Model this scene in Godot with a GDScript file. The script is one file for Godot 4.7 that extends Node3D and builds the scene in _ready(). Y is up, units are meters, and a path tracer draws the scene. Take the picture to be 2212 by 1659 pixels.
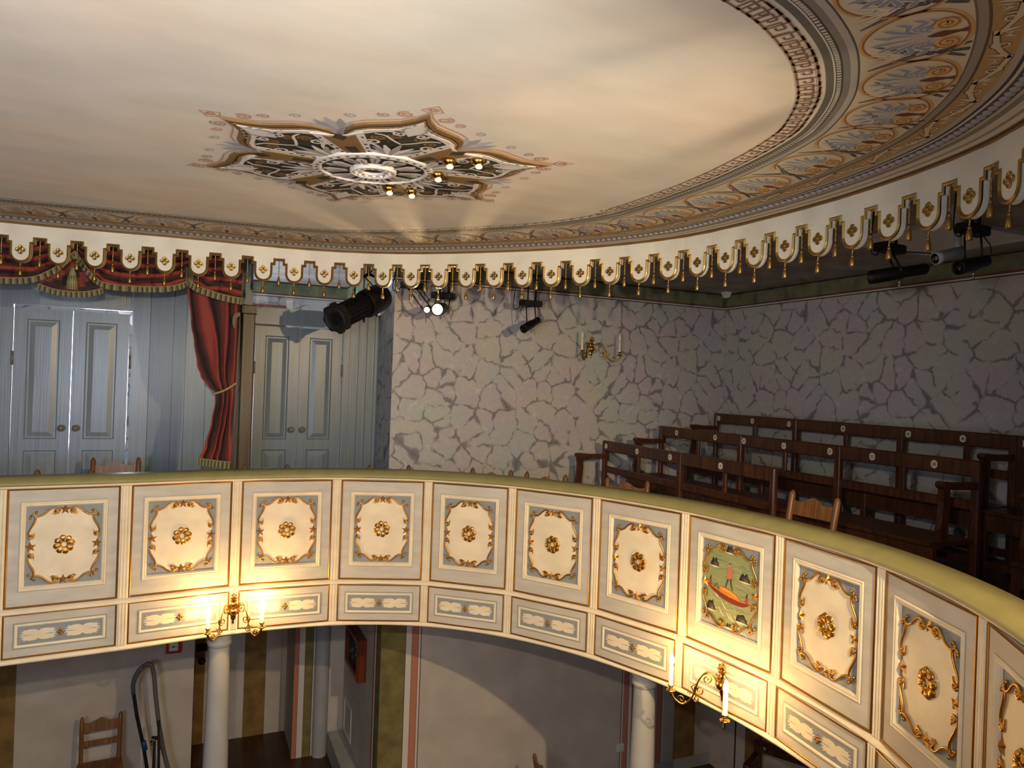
extends Node3D
# A small horseshoe theatre seen from one side gallery: painted ceiling, scalloped valance, panelled gallery front.
# y = 0 is 0.35 m above the stalls floor; x runs to the rear wall, -z to the far side wall.

var used := {}
var mats := {}

class MB:
	var st := SurfaceTool.new()
	var col := Color.WHITE
	func _init():
		st.begin(Mesh.PRIMITIVE_TRIANGLES)
		st.set_smooth_group(-1)
	func smooth(on: bool, g := 1) -> void:
		st.set_smooth_group(g if on else -1)
	func tri(a: Vector3, b: Vector3, c: Vector3) -> void:   # counter-clockwise seen from outside
		st.set_color(col); st.add_vertex(a)
		st.set_color(col); st.add_vertex(c)
		st.set_color(col); st.add_vertex(b)
	func quad(a: Vector3, b: Vector3, c: Vector3, d: Vector3) -> void:
		tri(a, b, c); tri(a, c, d)
	func box(c: Vector3, s: Vector3, b := Basis(), bev := 0.0) -> void:
		var h := s * 0.5
		if bev <= 0.0:
			var p := []
			for i in 8:
				p.append(c + b * Vector3(h.x * (1 if i & 1 else -1), h.y * (1 if i & 2 else -1), h.z * (1 if i & 4 else -1)))
			quad(p[4], p[5], p[7], p[6]); quad(p[1], p[0], p[2], p[3])
			quad(p[5], p[1], p[3], p[7]); quad(p[0], p[4], p[6], p[2])
			quad(p[6], p[7], p[3], p[2]); quad(p[0], p[1], p[5], p[4])
			return
		# chamfered along the four edges parallel to the longest side's cross-section: a prism of 8 corners, capped
		var e := minf(bev, minf(h.x, minf(h.y, h.z)) * 0.9)
		var ax := s.max_axis_index()
		var u := (ax + 1) % 3
		var w := (ax + 2) % 3
		var ring := [[h[u] - e, -h[w]], [h[u], -h[w] + e], [h[u], h[w] - e], [h[u] - e, h[w]], [-h[u] + e, h[w]], [-h[u], h[w] - e], [-h[u], -h[w] + e], [-h[u] + e, -h[w]]]
		var lo := []
		var hi := []
		for r in ring:
			var q := Vector3()
			q[u] = r[0]; q[w] = r[1]; q[ax] = -h[ax]
			lo.append(c + b * q)
			q[ax] = h[ax]
			hi.append(c + b * q)
		for i in 8:
			var j := (i + 1) % 8
			quad(lo[i], lo[j], hi[j], hi[i])
		for i in range(1, 7):
			tri(hi[0], hi[i], hi[i + 1]); tri(lo[0], lo[i + 1], lo[i])
	func lathe(prof: Array, seg: int, xf := Transform3D(), sm := true, arc := TAU) -> void:   # profile of (radius, y), bottom to top
		smooth(sm)
		for i in prof.size() - 1:
			var p: Vector2 = prof[i]
			var q: Vector2 = prof[i + 1]
			for k in seg:
				var a := arc * k / seg
				var e := arc * (k + 1) / seg
				var v0 := xf * Vector3(p.x * cos(a), p.y, -p.x * sin(a))
				var v1 := xf * Vector3(p.x * cos(e), p.y, -p.x * sin(e))
				var v2 := xf * Vector3(q.x * cos(e), q.y, -q.x * sin(e))
				var v3 := xf * Vector3(q.x * cos(a), q.y, -q.x * sin(a))
				if p.x > 1e-6: tri(v0, v1, v2)
				if q.x > 1e-6: tri(v0, v2, v3)
		smooth(false)
	func ball(c: Vector3, r: Vector3, seg := 10, xb := Basis()) -> void:
		var pr := []
		for i in seg / 2 + 1:
			var t := -PI / 2 + PI * i / (seg / 2)
			pr.append(Vector2(cos(t), sin(t)))
		lathe(pr, seg, Transform3D(xb * Basis.from_scale(r), c))
	func tube(pts: Array, rad, seg := 6, caps := true) -> void:   # rad: a number, or one per point
		smooth(true)
		var n := pts.size()
		var t0: Vector3 = (pts[1] - pts[0]).normalized()
		var up := Vector3.UP if absf(t0.y) < 0.9 else Vector3.RIGHT
		var nx := t0.cross(up).normalized()
		var last := []
		for i in n:
			var t: Vector3 = (pts[mini(i + 1, n - 1)] - pts[maxi(i - 1, 0)]).normalized()
			nx = (nx - t * nx.dot(t)).normalized()
			var ny := t.cross(nx)
			var r: float = rad[i] if rad is Array else rad
			var ring := []
			for k in seg:
				var a := TAU * k / seg
				ring.append(pts[i] + (nx * cos(a) + ny * sin(a)) * r)
			if i > 0:
				for k in seg:
					var j := (k + 1) % seg
					quad(last[k], last[j], ring[j], ring[k])
			if caps and (i == 0 or i == n - 1):
				for k in seg:
					var j := (k + 1) % seg
					if i == 0: tri(pts[i], ring[j], ring[k])
					else: tri(pts[i], ring[k], ring[j])
			last = ring
		smooth(false)
	func prism(poly: PackedVector2Array, z0: float, z1: float, xf := Transform3D(), back := true, sm := false) -> void:   # polygon in xy, front at z1
		var p := poly.duplicate()
		if Geometry2D.is_polygon_clockwise(p): p.reverse()   # y up: reversed test keeps front towards +z
		var area := 0.0
		for i in p.size():
			area += p[i].cross(p[(i + 1) % p.size()])
		if area < 0: p.reverse()
		var ix := Geometry2D.triangulate_polygon(p)
		for k in range(0, ix.size(), 3):
			var a := p[ix[k]]
			var b := p[ix[k + 1]]
			var c := p[ix[k + 2]]
			if (b - a).cross(c - a) < 0:
				var s := b
				b = c; c = s
			tri(xf * Vector3(a.x, a.y, z1), xf * Vector3(b.x, b.y, z1), xf * Vector3(c.x, c.y, z1))
			if back: tri(xf * Vector3(a.x, a.y, z0), xf * Vector3(c.x, c.y, z0), xf * Vector3(b.x, b.y, z0))
		if z1 != z0:
			smooth(sm)
			for i in p.size():
				var a := p[i]
				var b := p[(i + 1) % p.size()]
				quad(xf * Vector3(a.x, a.y, z0), xf * Vector3(b.x, b.y, z0), xf * Vector3(b.x, b.y, z1), xf * Vector3(a.x, a.y, z1))
			smooth(false)
	func stroke(pts: Array, wid, z: float, xf := Transform3D()) -> void:   # flat ribbon in xy at height z
		var n := pts.size()
		var l := []
		var r := []
		for i in n:
			var t: Vector2 = (pts[mini(i + 1, n - 1)] - pts[maxi(i - 1, 0)]).normalized()
			var w: float = (wid[i] if wid is Array else wid) * 0.5
			var nn := Vector2(-t.y, t.x) * w
			l.append(xf * Vector3(pts[i].x + nn.x, pts[i].y + nn.y, z))
			r.append(xf * Vector3(pts[i].x - nn.x, pts[i].y - nn.y, z))
		for i in n - 1:
			quad(r[i], r[i + 1], l[i + 1], l[i])
	func flat(poly: Array, z: float, xf := Transform3D()) -> void:
		prism(PackedVector2Array(poly), z, z, xf, false)
	func sweep(prof: Array, frames: Array, sm := true, closed := false) -> void:   # profile of (out, up) along frames [origin, out, up]; profile runs so that its left side is outside
		smooth(sm)
		var m := prof.size()
		for i in frames.size() - 1:
			var f = frames[i]
			var g = frames[i + 1]
			for k in (m if closed else m - 1):
				var p: Vector2 = prof[k]
				var q: Vector2 = prof[(k + 1) % m]
				quad(f[0] + f[1] * p.x + f[2] * p.y, g[0] + g[1] * p.x + g[2] * p.y, g[0] + g[1] * q.x + g[2] * q.y, f[0] + f[1] * q.x + f[2] * q.y)
		smooth(false)
	func done() -> ArrayMesh:
		st.generate_normals()
		return st.commit()

func numbered(n: String) -> String:
	var k: int = used.get(n, -1) + 1
	used[n] = k
	return n if k == 0 else "%s_%03d" % [n, k]

func tag(o: Node, label: String, category: String, group := "") -> Node:
	o.set_meta("label", label); o.set_meta("category", category)
	if group != "": o.set_meta("group", group)
	return o

func thing(called: String, label: String, category: String, at := Vector3.ZERO, turn := 0.0, group := "") -> Node3D:
	var o := Node3D.new()
	o.name = numbered(called)
	add_child(o)
	o.position = at; o.rotation.y = turn
	tag(o, label, category, group)
	return o

func part(called: String, mesh: Mesh, m: Material, parent: Node, xf := Transform3D()) -> MeshInstance3D:
	var o := MeshInstance3D.new()
	o.name = called if parent != self else numbered(called)
	o.mesh = mesh
	o.material_override = m
	parent.add_child(o, true)
	o.transform = xf
	return o

func struct(called: String, mesh: Mesh, m: Material, parent: Node = self) -> MeshInstance3D:
	var o := part(called, mesh, m, parent)
	if parent == self: o.set_meta("kind", "structure")
	return o

func dup(o: Node3D, label: String, at: Vector3, turn: float, group := "") -> Node3D:
	var r: Node3D = o.duplicate()
	r.name = numbered(String(o.name).rstrip("0123456789_"))
	add_child(r)
	r.position = at; r.rotation.y = turn
	r.set_meta("label", label)
	if group != "": r.set_meta("group", group)
	return r

func bmesh(c: Vector3, s: Vector3, bev := 0.0, b := Basis()) -> ArrayMesh:
	var m := MB.new()
	m.box(c, s, b, bev)
	return m.done()

func span(a: Vector3, b: Vector3) -> ArrayMesh:   # a box from corner to corner
	return bmesh((a + b) * 0.5, (b - a).abs())

func rgb(r: int, g: int, b: int) -> Color:
	return Color8(r, g, b)

func lin(r: int, g: int, b: int) -> Color:   # for vertex colours
	return Color8(r, g, b).srgb_to_linear()

func noise_tex(freq: float, lo: Color, hi: Color, sz := 256, octaves := 3, stretch := 1.0, sd := 1) -> ImageTexture:
	var n := FastNoiseLite.new()
	n.seed = sd; n.frequency = freq; n.fractal_octaves = octaves
	n.noise_type = FastNoiseLite.TYPE_SIMPLEX_SMOOTH
	var im: Image = n.get_seamless_image(sz, sz)
	var d := im.get_data()
	var o := PackedByteArray()
	o.resize(sz * sz * 3)
	for y in sz:
		for x in sz:
			var v := d[y * sz + x] / 255.0
			var c := lo.lerp(hi, v)
			var k := (y * sz + x) * 3
			o[k] = c.r8; o[k + 1] = c.g8; o[k + 2] = c.b8
	return ImageTexture.create_from_image(Image.create_from_data(sz, sz, false, Image.FORMAT_RGB8, o))

var tex := {}
func mat(key: String, c := Color.WHITE, rough := 0.6, metal := 0.0, grain := "", scale := Vector3.ONE, vcol := false, relief := 0.0) -> StandardMaterial3D:
	if mats.has(key): return mats[key]
	var m := StandardMaterial3D.new()
	m.albedo_color = c; m.roughness = rough; m.metallic = metal
	m.vertex_color_use_as_albedo = vcol
	if grain != "":
		m.albedo_texture = tex[grain]
		m.uv1_triplanar = true; m.uv1_world_triplanar = true
		m.uv1_scale = scale
		if relief > 0.0:
			m.heightmap_enabled = true; m.heightmap_texture = tex[grain]; m.heightmap_scale = relief
	mats[key] = m
	return m

func cat(ctrl: Array, step: float) -> PackedVector2Array:   # Catmull-Rom through the control points, evenly spaced
	var dense := PackedVector2Array()
	for i in ctrl.size() - 1:
		var a: Vector2 = ctrl[maxi(i - 1, 0)]
		var b: Vector2 = ctrl[i]
		var c: Vector2 = ctrl[i + 1]
		var d: Vector2 = ctrl[mini(i + 2, ctrl.size() - 1)]
		for k in 24:
			dense.append(b.cubic_interpolate(c, a, d, k / 24.0))
	dense.append(ctrl[-1])
	var out := PackedVector2Array([dense[0]])
	var left := step
	for i in dense.size() - 1:
		var p := dense[i]
		var q := dense[i + 1]
		var l := p.distance_to(q)
		while left <= l:
			out.append(p.lerp(q, left / l))
			left += step
		left -= l
	return out

# a curve sampled every STEP metres with a normal towards the hall
class Rail:
	var p: PackedVector2Array
	var step: float
	func at(s: float) -> Vector2:
		var k := clampf(s / step, 0.0, p.size() - 1.001)
		var i := int(k)
		return p[i].lerp(p[i + 1], k - i)
	func tang(s: float) -> Vector2:
		return (at(s + 0.06) - at(s - 0.06)).normalized()
	func nor(s: float) -> Vector2:   # towards the hall
		var t := tang(s)
		return Vector2(-t.y, t.x)
	func length() -> float:
		return (p.size() - 1) * step
	func xyz(s: float, d: float, y: float) -> Vector3:
		var q := at(s) + nor(s) * d
		return Vector3(q.x, y, q.y)
	func frames(s0: float, s1: float, n: int) -> Array:
		var f := []
		for i in n + 1:
			var s := lerpf(s0, s1, float(i) / n)
			var q := at(s)
			var k := nor(s)
			f.append([Vector3(q.x, 0, q.y), Vector3(k.x, 0, k.y), Vector3.UP])
		return f
	func nearest(x: float, z: float) -> float:
		var best := 0
		for i in p.size():
			if p[i].distance_squared_to(Vector2(x, z)) < p[best].distance_squared_to(Vector2(x, z)): best = i
		return best * step

const FLOOR := -0.35      # stalls
const GAL := 2.42         # gallery floor
const HALL_CEIL := 5.05
const GAL_CEIL := 5.22
const SIDE := -6.8        # side wall
const REAR := 5.744       # rear wall
var para: Rail            # gallery front
var val: Rail             # valance
var posts := []           # pilaster centres of the gallery front, plan

func make_textures() -> void:
	tex["streak"] = noise_tex(0.018, rgb(226, 224, 220), rgb(255, 255, 255), 256, 4, 1.0, 3)
	tex["soft"] = noise_tex(0.012, rgb(232, 230, 228), rgb(255, 255, 255), 256, 4, 1.0, 5)
	tex["wood"] = wood_tex(7, 0.62)
	tex["paintgrain"] = wood_tex(11, 0.9)
	tex["dirt"] = noise_tex(0.02, rgb(190, 185, 180), rgb(255, 255, 255), 256, 5, 1.0, 9)
	tex["marble"] = marble_tex()
	tex["cloud"] = cloud_tex()

func wood_tex(sd: int, dark: float) -> ImageTexture:   # grain runs along v (y)
	var n := FastNoiseLite.new()
	n.seed = sd; n.frequency = 0.03; n.fractal_octaves = 3
	var sz := 256
	var im: Image = n.get_seamless_image(sz, sz)
	n.frequency = 0.012; n.seed = sd + 1
	var im2: Image = n.get_seamless_image(sz, sz)
	var d := im.get_data()
	var d2 := im2.get_data()
	var o := PackedByteArray()
	o.resize(sz * sz * 3)
	for y in sz:
		for x in sz:
			var sx := (x * 4 + int(d2[((y / 4) % sz) * sz + x] * 0.12)) % sz
			var v := d[((y / 6) % sz) * sz + sx] / 255.0
			var f := lerpf(dark, 1.0, clampf(v * 1.3 - 0.1, 0, 1)) * lerpf(0.93, 1.0, d2[y * sz + x] / 255.0)
			var b := int(f * 255)
			var k := (y * sz + x) * 3
			o[k] = b; o[k + 1] = b; o[k + 2] = b
	return ImageTexture.create_from_image(Image.create_from_data(sz, sz, false, Image.FORMAT_RGB8, o))

func marble_tex() -> ImageTexture:   # painted marbling: pale cells, broken grey veins, thin white ones, faint tints
	var sz := 1024
	var n := FastNoiseLite.new()
	n.noise_type = FastNoiseLite.TYPE_CELLULAR
	n.cellular_distance_function = FastNoiseLite.DISTANCE_EUCLIDEAN
	n.cellular_return_type = FastNoiseLite.RETURN_DISTANCE2_SUB
	n.fractal_type = FastNoiseLite.FRACTAL_NONE
	n.cellular_jitter = 1.0
	n.frequency = 0.0115; n.seed = 21
	n.domain_warp_enabled = true
	n.domain_warp_amplitude = 34.0; n.domain_warp_frequency = 0.02
	n.domain_warp_fractal_octaves = 4
	var a: PackedByteArray = n.get_seamless_image(sz, sz, false, false, 0.1, false).get_data()
	n.frequency = 0.017; n.seed = 44; n.domain_warp_amplitude = 46.0
	var w: PackedByteArray = n.get_seamless_image(sz, sz, false, false, 0.1, false).get_data()
	var m := FastNoiseLite.new()
	m.frequency = 0.012; m.seed = 5; m.fractal_octaves = 3
	var br: PackedByteArray = m.get_seamless_image(sz, sz).get_data()
	m.frequency = 0.0035; m.seed = 8; m.fractal_octaves = 2
	var h1: PackedByteArray = m.get_seamless_image(sz, sz).get_data()
	m.seed = 15
	var h2: PackedByteArray = m.get_seamless_image(sz, sz).get_data()
	m.frequency = 0.03; m.seed = 33; m.fractal_octaves = 4
	var gr: PackedByteArray = m.get_seamless_image(sz, sz).get_data()
	var amin := 255
	var wmin := 255
	for i in range(0, sz * sz, 7):
		amin = mini(amin, a[i]); wmin = mini(wmin, w[i])
	var o := PackedByteArray()
	o.resize(sz * sz * 3)
	for i in sz * sz:
		var b := br[i] / 255.0
		var e := (a[i] - amin) / 255.0
		var wid := 0.012 + 0.055 * b
		var v := clampf(1.0 - e / wid, 0.0, 1.0)
		v = sqrt(v) * clampf(b * 3.2 - 0.75, 0.0, 1.0) * 0.85
		var ww := clampf(1.0 - (w[i] - wmin) / 255.0 / 0.022, 0.0, 1.0) * clampf((1.0 - b) * 3.0 - 1.3, 0.0, 1.0) * 0.55
		var t := h1[i] / 255.0 - 0.5
		var u := h2[i] / 255.0 - 0.5
		var g := (gr[i] / 255.0 - 0.5) * 10.0
		var r := 190.0 + 14.0 * t + g
		var gg := 186.0 - 3.0 * t + 9.0 * u + g
		var bb := 182.0 - 6.0 * t - 10.0 * u + g
		r = lerpf(lerpf(r, 112.0, v), 232.0, ww)
		gg = lerpf(lerpf(gg, 108.0, v), 230.0, ww)
		bb = lerpf(lerpf(bb, 112.0, v), 228.0, ww)
		o[i * 3] = clampi(int(r), 0, 255); o[i * 3 + 1] = clampi(int(gg), 0, 255); o[i * 3 + 2] = clampi(int(bb), 0, 255)
	return ImageTexture.create_from_image(Image.create_from_data(sz, sz, false, Image.FORMAT_RGB8, o))

func cloud_tex() -> ImageTexture:   # the ceiling's broad brush marks, blue-grey to pinkish
	var sz := 512
	var m := FastNoiseLite.new()
	m.frequency = 0.008; m.seed = 2; m.fractal_octaves = 5
	var h1: PackedByteArray = m.get_seamless_image(sz, sz).get_data()
	m.seed = 19; m.frequency = 0.005
	var h2: PackedByteArray = m.get_seamless_image(sz, sz).get_data()
	var o := PackedByteArray()
	o.resize(sz * sz * 3)
	for i in sz * sz:
		var t := h1[((i / sz * 2) % sz) * sz + i % sz] / 255.0 - 0.5
		var u := h2[i] / 255.0 - 0.5
		o[i * 3] = int(214 + 14 * t + 12 * u)
		o[i * 3 + 1] = int(210 + 14 * t + 1 * u)
		o[i * 3 + 2] = int(204 + 14 * t - 7 * u)
	return ImageTexture.create_from_image(Image.create_from_data(sz, sz, false, Image.FORMAT_RGB8, o))

func make_materials() -> void:
	mat("cream", rgb(240, 229, 200), 0.5, 0, "soft", Vector3.ONE * 1.5)
	mat("panel_grey", rgb(204, 201, 190), 0.55, 0, "streak", Vector3(0.6, 2.2, 0.6))
	mat("field_blue", rgb(146, 153, 155), 0.6, 0, "soft", Vector3.ONE * 2)
	mat("outline_grey", rgb(150, 149, 143), 0.6)
	mat("gold", rgb(190, 142, 66), 0.34, 0.9)
	mat("gilt_olive", rgb(158, 130, 76), 0.36, 0.85)
	mat("gold_dark", rgb(128, 84, 34), 0.45, 0.6)
	mat("star_gold", rgb(190, 134, 56), 0.40, 0.75)
	mat("cap_green", rgb(156, 150, 98), 0.45, 0, "streak", Vector3.ONE * 1.2)
	mat("valance", rgb(226, 224, 210), 0.55, 0, "soft", Vector3.ONE)
	mat("valance_back", rgb(196, 206, 206), 0.6)
	mat("ceiling", Color.WHITE, 0.85, 0, "cloud", Vector3.ONE * 0.42)
	mat("gal_ceiling", rgb(176, 170, 166), 0.85, 0, "dirt", Vector3.ONE * 0.4)
	mat("paint", Color.WHITE, 0.8, 0, "", Vector3.ONE, true)
	mat("marble", Color.WHITE, 0.55, 0, "marble", Vector3.ONE * 0.40)
	mat("frieze_green", rgb(132, 136, 104), 0.75, 0, "dirt", Vector3.ONE * 0.8)
	mat("line_dark", rgb(62, 48, 44), 0.7)
	mat("line_red", rgb(112, 70, 64), 0.7)
	mat("line_white", rgb(214, 210, 202), 0.7)
	mat("blue_paint", rgb(148, 160, 168), 0.3, 0, "paintgrain", Vector3(1.6, 0.5, 1.6), false, 0.35)
	mat("plank_paint", rgb(122, 138, 148), 0.32, 0, "paintgrain", Vector3(1.6, 0.5, 1.6), false, 0.35)
	mat("post_brown", rgb(112, 92, 58), 0.4, 0, "wood", Vector3(1.4, 0.5, 1.4))
	mat("plaster", rgb(202, 194, 182), 0.85, 0, "soft", Vector3.ONE * 0.7)
	mat("ochre", rgb(150, 118, 66), 0.85, 0, "dirt", Vector3.ONE * 0.8)
	mat("olive", rgb(134, 126, 74), 0.8, 0, "dirt", Vector3.ONE * 0.9)
	mat("pink", rgb(190, 122, 98), 0.8)
	mat("stripe_white", rgb(214, 206, 196), 0.8)
	mat("floor_wood", rgb(86, 58, 36), 0.4, 0, "wood", Vector3(0.8, 0.8, 0.8))
	mat("bench", rgb(96, 54, 30), 0.38, 0, "wood", Vector3(1.2, 1.2, 0.5))
	mat("chair", rgb(158, 106, 60), 0.4, 0, "wood", Vector3(1.5, 0.7, 1.5))
	mat("frame_wood", rgb(128, 58, 26), 0.35, 0, "wood", Vector3(1.2, 0.6, 1.2))
	mat("black", rgb(22, 20, 19), 0.5, 0.2)
	mat("blackmatt", rgb(14, 13, 13), 0.75)
	mat("lens", rgb(20, 22, 26), 0.08, 0.0)
	mat("steel", rgb(170, 168, 164), 0.3, 0.9)
	mat("brass", rgb(196, 158, 88), 0.24, 1.0)
	mat("candle", rgb(236, 232, 224), 0.5)
	mat("column", rgb(176, 178, 176), 0.6, 0, "soft", Vector3.ONE * 0.8)
	mat("white_plastic", rgb(222, 222, 220), 0.4)
	mat("cctv", rgb(168, 172, 176), 0.45)
	mat("red_plastic", rgb(170, 28, 36), 0.4)
	mat("blue_plastic", rgb(30, 80, 130), 0.4)
	mat("hose", rgb(96, 94, 92), 0.5)
	mat("drape", Color.WHITE, 0.8, 0, "", Vector3.ONE, true)
	mat("grille", rgb(206, 204, 202), 0.7)
	mat("dark_hole", rgb(34, 30, 26), 0.9)
	mat("brown_gilt", rgb(122, 92, 52), 0.55, 0.25)
	mat("knob", rgb(120, 116, 108), 0.3)
	mat("plate", rgb(224, 216, 186), 0.5)
	mat("ink", rgb(30, 26, 22), 0.7)
	var b := StandardMaterial3D.new()
	b.albedo_color = rgb(255, 240, 210); b.emission_enabled = true
	b.emission = rgb(255, 214, 150); b.emission_energy_multiplier = 5.0
	mats["bulb"] = b
	var u := StandardMaterial3D.new()
	u.albedo_color = rgb(225, 225, 222); u.roughness = 0.25
	mats["bulb_off"] = u
	var g := StandardMaterial3D.new()
	g.albedo_color = rgb(255, 250, 235); g.emission_enabled = true
	g.emission = rgb(255, 222, 160); g.emission_energy_multiplier = 5.0
	mats["lamp_glow"] = g
	var p := StandardMaterial3D.new()
	p.albedo_color = rgb(230, 240, 250); p.emission_enabled = true
	p.emission = rgb(205, 226, 255); p.emission_energy_multiplier = 4.0
	mats["daylight"] = p
	var e := StandardMaterial3D.new()
	e.albedo_color = rgb(90, 190, 180); e.emission_enabled = true
	e.emission = rgb(70, 190, 175); e.emission_energy_multiplier = 0.6
	mats["exit_green"] = e

func omni(at: Vector3, c: Color, energy: float, size: float, parent: Node = self, called := "lamp") -> OmniLight3D:
	var l := OmniLight3D.new()
	l.name = called
	l.light_color = c; l.light_energy = energy; l.light_size = size
	l.omni_range = 14.0; l.omni_attenuation = 2.0; l.shadow_enabled = true
	parent.add_child(l, true)
	l.position = at
	return l

func spotlight(at: Vector3, to: Vector3, c: Color, energy: float, angle: float, size: float, called := "lamp") -> SpotLight3D:
	var l := SpotLight3D.new()
	l.name = called
	l.light_color = c; l.light_energy = energy; l.light_size = size
	l.spot_range = 16.0; l.spot_attenuation = 2.0; l.spot_angle = angle; l.spot_angle_attenuation = 0.6
	l.shadow_enabled = true
	add_child(l, true)
	l.look_at_from_position(at, to, Vector3.UP)
	return l

func area(at: Vector3, to: Vector3, c: Color, energy: float, size: Vector2, called := "daylight") -> AreaLight3D:
	var l := AreaLight3D.new()
	l.name = called
	l.light_color = c; l.light_energy = energy; l.area_size = size
	l.area_range = 16.0; l.area_attenuation = 2.0
	l.shadow_enabled = true
	add_child(l, true)
	l.look_at_from_position(at, to, Vector3.UP)
	return l

func _ready() -> void:
	# camera: 24 mm equivalent, standing in the near side gallery, a little tilted
	var cam := Camera3D.new()
	cam.name = "camera"
	cam.fov = 56.3835
	cam.near = 0.05; cam.far = 60.0
	add_child(cam)
	var fw := Vector3(0.403544, 0.002268, -0.914957)
	var rt := Vector3(0.914367, 0.035006, 0.403371)
	var up := Vector3(-0.032944, 0.999385, -0.012052)
	cam.transform = Transform3D(Basis(rt, up, -fw), Vector3(0, 4.05, 0))
	cam.current = true
	# surroundings: a closed room, so the sky is only a dim grey
	var we := WorldEnvironment.new()
	we.name = "environment"
	var env := Environment.new()
	env.background_mode = Environment.BG_COLOR
	env.background_color = rgb(20, 22, 26)
	env.ambient_light_source = Environment.AMBIENT_SOURCE_DISABLED
	env.tonemap_mode = Environment.TONE_MAPPER_LINEAR
	env.tonemap_exposure = 1.0
	env.sdfgi_enabled = true; env.ssao_enabled = true; env.ssil_enabled = true
	we.environment = env
	add_child(we)
	# daylight: a window of the near side gallery, behind the viewer, and one in the passage behind the boxes
	area(Vector3(-1.7, 3.95, 0.50), Vector3(-1.5, 4.15, -6.0), rgb(196, 220, 255), 9.0, Vector2(0.8, 1.3), "near_window_daylight")
	area(Vector3(-0.6, 4.0, -9.05), Vector3(-0.1, 4.5, -7.4), rgb(226, 236, 250), 14.0, Vector2(1.0, 1.5), "passage_daylight")
	# two stage lamps of the near gallery, aimed over the hall
	spotlight(Vector3(1.93, 4.585, -0.40), Vector3(0.7, 1.9, -5.8), rgb(255, 222, 172), 11.0, 50.0, 0.03, "warm_stage_lamp")
	spotlight(Vector3(-0.12, 4.285, -0.40), Vector3(0.9, 3.2, -6.0), rgb(255, 240, 216), 6.0, 58.0, 0.03, "pale_stage_lamp")
	make_textures()
	make_materials()
	build_rails()
	build_room()
	build_boxes()
	build_lower()
	build_ceiling()
	build_parapet()
	build_valance()
	build_curtain()
	build_seats()
	build_lamps()
	build_small()

func build_rails() -> void:
	var p := [Vector2(-3.34, -5.47), Vector2(-2.61, -5.53), Vector2(-1.885, -5.605)]
	posts = [Vector2(-1.885, -5.605), Vector2(-1.155, -5.69), Vector2(-0.426, -5.764), Vector2(0.317, -5.866), Vector2(1.068, -5.837), Vector2(1.759, -5.591), Vector2(2.307, -5.138), Vector2(2.72, -4.541), Vector2(2.989, -3.851), Vector2(3.084, -3.111), Vector2(3.012, -2.388), Vector2(2.722, -1.72), Vector2(2.29, -1.20)]
	for i in range(1, posts.size()): p.append(posts[i])
	p += [Vector2(1.66, -0.89), Vector2(0.9, -0.79), Vector2(0.18, -0.77), Vector2(-0.55, -0.80), Vector2(-1.3, -0.78), Vector2(-2.1, -0.76), Vector2(-3.34, -0.74)]
	para = Rail.new()
	para.step = 0.03
	para.p = cat(p, 0.03)
	val = Rail.new()
	val.step = 0.03
	val.p = cat([Vector2(-3.81, -6.0), Vector2(-3.09, -5.97), Vector2(-2.37, -5.93), Vector2(-1.65, -5.89), Vector2(-1.29, -5.87), Vector2(-0.93, -5.85), Vector2(-0.57, -5.81), Vector2(-0.22, -5.77), Vector2(0.14, -5.75), Vector2(0.5, -5.73), Vector2(0.86, -5.67), Vector2(1.2, -5.55), Vector2(1.51, -5.37), Vector2(1.79, -5.15), Vector2(2.05, -4.91), Vector2(2.3, -4.65), Vector2(2.53, -4.37), Vector2(2.71, -4.06), Vector2(2.84, -3.72), Vector2(2.895, -3.37), Vector2(2.915, -3.0), Vector2(2.912, -2.65), Vector2(2.875, -2.3), Vector2(2.82, -2.02), Vector2(2.74, -1.77), Vector2(2.61, -1.53), Vector2(2.45, -1.31), Vector2(2.27, -1.13), Vector2(2.07, -0.97), Vector2(1.85, -0.84), Vector2(1.6, -0.73), Vector2(1.3, -0.65), Vector2(0.9, -0.58), Vector2(0.4, -0.53), Vector2(-0.3, -0.48), Vector2(-1.0, -0.42), Vector2(-2.0, -0.35), Vector2(-3.81, -0.3)], 0.03)

func flat_slab(poly: PackedVector2Array, y0: float, y1: float) -> ArrayMesh:   # a plan polygon in (x, z), extruded in y
	var m := MB.new()
	var q := PackedVector2Array()
	for v in poly: q.append(Vector2(v.x, -v.y))
	m.prism(q, y0, y1, Transform3D(Basis(Vector3.RIGHT, Vector3.FORWARD, Vector3.UP), Vector3.ZERO))
	return m.done()

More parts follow.
